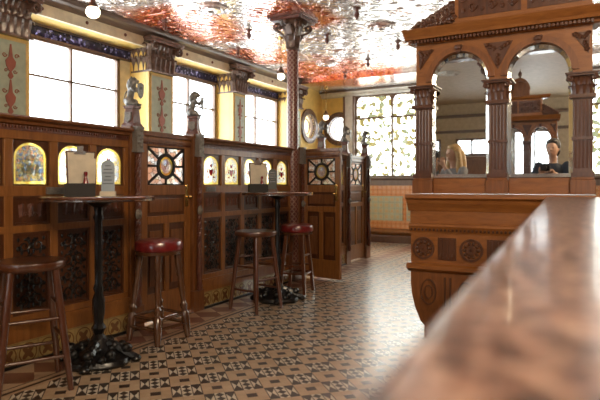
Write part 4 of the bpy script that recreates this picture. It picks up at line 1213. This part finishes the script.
def person(loc, rz, label, H, hairm, topm, longhair, tool):
    p = thing('person', loc, rz, label, 'person')
    k=H/1.75     # facing local +x
    b=MB(); V=lambda x,y,z:Vector((x*k,y*k,z*k))
    head=V(.02,0,1.64)
    b.ball(head,(.098*k,.076*k,.118*k),16,12); b.ball(V(.045,0,1.585),(.06*k,.055*k,.06*k),12,8)
    b.ball(V(.122,0,1.625),(.016*k,.012*k,.022*k)); b.ball(V(.108,0,1.575),(.012*k,.024*k,.008*k)); 
    for s in (-1,1): b.ball(V(.005,s*.078,1.63),(.018*k,.008*k,.028*k)); b.ball(V(.098,s*.03,1.648),(.012*k,.015*k,.009*k))
    b.tube([V(0,0,1.38),V(-.005,0,1.46),V(.01,0,1.55)],[.062*k,.052*k,.055*k],12)
    b.ball(V(-.01,0,1.28),(.10*k,.165*k,.16*k),14,10); b.ball(V(0,0,1.10),(.09*k,.135*k,.14*k),14,10); b.ball(V(0,0,.95),(.105*k,.16*k,.12*k),14,10)
    for s in (-1,1):
        b.tube([V(0,s*.085,.92),V(.01,s*.09,.7),V(.015,s*.09,.5),V(0,s*.09,.28),V(0,s*.09,.07)],[.088*k,.075*k,.054*k,.05*k,.034*k],12)
        b.tube([V(-.05,s*.095,.035),V(.02,s*.1,.035),V(.13,s*.105,.022)],[.035*k,.036*k,.026*k],10)
    arms=[]
    for s in (-1,1):
        sh=V(-.01,s*.185,1.40); el=V(.12,s*.24,1.17); wr=V(.24,s*.09,1.46) if tool=='up' else V(.27,s*.08,1.30)
        b.tube([sh,sh.lerp(el,.5),el,el.lerp(wr,.4),wr],[.055*k,.047*k,.040*k,.038*k,.026*k],10)
        tgt=V(.27,s*.065,1.60) if tool=='up' else V(.34,s*.06,1.33)
        hand(b,wr,(tgt-wr),(0,s,.2) if tool!='up' else (-.8,s*.2,0),.7,k)
        arms.append((sh,el,wr,s))
    remeshed(b,.0085,'body',W['skin'],p,1)
    t=MB(); t.ball(V(-.01,0,1.28),(.118*k,.182*k,.175*k),14,10); t.ball(V(0,0,1.10),(.112*k,.16*k,.17*k),14,10); t.ball(V(0,0,.95),(.122*k,.178*k,.13*k),14,10)
    for sh,el,wr,s in arms: t.tube([sh,sh.lerp(el,.5),el,el.lerp(wr,.4),el.lerp(wr,.85)],[.07*k,.06*k,.052*k,.05*k,.04*k],10); t.ball(sh,.068*k)
    t.tube([V(0,0,1.36),V(0,0,1.44)],[.09*k,.066*k],12)
    remeshed(t,.014,'top',topm,p,2)
    j=MB(); j.ball(V(0,0,.92),(.125*k,.18*k,.10*k))
    for s in (-1,1): j.tube([V(0,s*.085,.92),V(.01,s*.09,.7),V(.015,s*.09,.5),V(0,s*.09,.28),V(0,s*.09,.06)],[.1*k,.088*k,.068*k,.064*k,.058*k],12)
    remeshed(j,.015,'trousers',W['jeans'],p,2)
    sh_=MB()
    for s in (-1,1): sh_.tube([V(-.055,s*.095,.04),V(.02,s*.1,.04),V(.14,s*.105,.03)],[.042*k,.043*k,.03*k],10)
    remeshed(sh_,.01,'shoes',W['black'],p,1)
    h=MB(); h.ball(V(-.022,0,1.685),(.11*k,.098*k,.108*k),14,10); h.ball(V(.03,0,1.735),(.07*k,.075*k,.045*k),12,8)
    h.ball(V(-.045,0,1.62),(.085*k,.09*k,.10*k))
    if longhair:
        for s in (-1,1): h.tube([V(.0,s*.078,1.68),V(-.01,s*.10,1.58),V(-.0,s*.115,1.45),V(.02,s*.12,1.36)],[.04*k,.045*k,.05*k,.03*k],10)
        h.tube([V(-.07,0,1.68),V(-.11,0,1.55),V(-.12,0,1.42),V(-.12,0,1.34)],[.09*k,.09*k,.085*k,.05*k],12)
    remeshed(h,.010,'hair',hairm,p,1)
    e=MB()
    for s in (-1,1): e.ball(V(.108,s*.03,1.648),.007*k,8,6)
    e.build('eyes',W['black'],p,smooth=True)
    return p,k
def camera_obj(loc, rz, label):
    c = thing('photo_camera', loc, rz, label,'camera')
    MB().box(-.02,.02,-.062,.062,-.042,.042).box(-.015,.015,-.025,.025,.042,.06).build('camera_body',W['black'],c,bevel=.006)
    MB().cyl((.02,0,0),(.09,0,0),.034,.036,20).cyl((.09,0,0),(.095,0,0),.038,n=20).build('lens',W['black'],c,smooth=True)
# woman: left mirror; stands left of the camera, outside the frame
wx,wy=-1.80,.74
wrz=math.radians(128)
p,k=person((wx,wy,0),wrz,'woman with long blonde hair in a grey cardigan photographing, seen in the left mirror',1.74,W['hair'],W['greyc'],True,'up')
camera_obj((wx+.30*math.cos(wrz),wy+.30*math.sin(wrz),1.62),wrz,'black camera held up by the blonde woman')
mx,my=-.60,-.20
mrz=math.radians(100)
p,k=person((mx,my,0),mrz,'person with dark hair in a dark navy top, seen in the right mirror',1.84,W['hair2'],W['navy'],False,'low')
camera_obj((mx+.40*math.cos(mrz),my+.40*math.sin(mrz),1.44),mrz,'black camera held at chest height by the dark-haired person')

# street lamps outside, faint in the glare
def outlamp(u,v,label):
    x,y,z=atx(u,v,-7.0)
    l=thing('gooseneck_lamp',(x,y,0),0,label,'lamp','outdoor gooseneck lamps')
    pts=[(0,-.35,0),(0,-.35,z-.35),(0,-.30,z+.05),(0,-.18,z+.20),(0,-.05,z+.17),(0,0,z+.05)]
    MB().tube(pts,.018,8).build('pole',W['outdoor'],l,smooth=True)
    MB().lathe([(.02,z+.06),(.05,z+.03),(.12,z-.02),(.12,z-.03)],0,0,14).build('shade',W['outdoor'],l,smooth=True)
outlamp(48,85,'faint gooseneck lamp outside the left half of the first window')
outlamp(110,95,'faint gooseneck lamp outside the right half of the first window')
# ------------------------------------------------------------------ lights and world
w = bpy.data.worlds.new('world'); SC.world = w; w.use_nodes = True; nt = w.node_tree; nt.nodes.clear()
bg = nt.nodes.new('ShaderNodeBackground'); o = nt.nodes.new('ShaderNodeOutputWorld')
bg.inputs[0].default_value = (.93,.97,1.0,1); bg.inputs[1].default_value = 8.5
nt.links.new(bg.outputs[0],o.inputs[0])
def area(name, loc, rot, sx, sy, e, col=(1,1,1), portal=False, spread=None):
    l = bpy.data.lights.new(name,'AREA'); l.shape='RECTANGLE'; l.size=sx; l.size_y=sy; l.energy=e; l.color=col
    q = bpy.data.objects.new(name,l); COL.objects.link(q); q.location=loc; q.rotation_euler=rot
    if portal: l.cycles.is_portal=True
    return q
for i,(a,b) in enumerate(WINS): area('window_portal',(XL-.42,(a+b)/2,(SILL+2.9)/2),(0,-PI/2,0),1.85,b-a,1,portal=True)
area('window_portal',((XS[0]+XS[-1])/2,YE+.32,2.24),(-PI/2,0,0),XS[-1]-XS[0],1.75,1,portal=True)
area('window_portal',(-2.05,YB-.22,1.92),(PI/2,0,0),5.2,1.3,1,portal=True)
def lamp_area(*a,**k): return area(*a,**k)
# added warm fills without fixtures: bar side, beside the camera, behind it
def aimed(name,loc,to,sx,sy,e,col):
    q=area(name,loc,(0,0,0),sx,sy,e,col); d=Vector(to)-Vector(loc); q.rotation_euler=d.to_track_quat('-Z','Y').to_euler(); return q
aimed('bar_fill',(1.5,.4,3.0),(-.9,4.2,1.3),1.4,.7,62,(1,.80,.55))
aimed('room_fill',(1.2,-.6,3.1),(-3.2,2.6,.6),1.4,.7,75,(1,.80,.56))
aimed('rear_fill',(1.8,-4.5,2.6),(-2.0,-2.5,3.3),1.4,.8,60,(1,.9,.75))

# ------------------------------------------------------------------ camera
cam = bpy.data.cameras.new('camera'); co = bpy.data.objects.new('camera',cam); COL.objects.link(co)
co.location=(0,0,EYE); co.rotation_euler=(PI/2,0,YAW)
cam.sensor_width=36; cam.lens=548/600*36
cam.shift_y = -15/600
cam.clip_start=.02
cam.dof.use_dof=True; cam.dof.focus_distance=5.6; cam.dof.aperture_fstop=3.0
SC.camera=co
SC.view_settings.view_transform='Standard'; SC.view_settings.look='None'; SC.view_settings.exposure=0.25
cy=SC.cycles
cy.use_denoising=True; cy.max_bounces=8; cy.transparent_max_bounces=16; cy.diffuse_bounces=4; cy.glossy_bounces=4
cy.sample_clamp_indirect=8; cy.caustics_reflective=False; cy.caustics_refractive=False
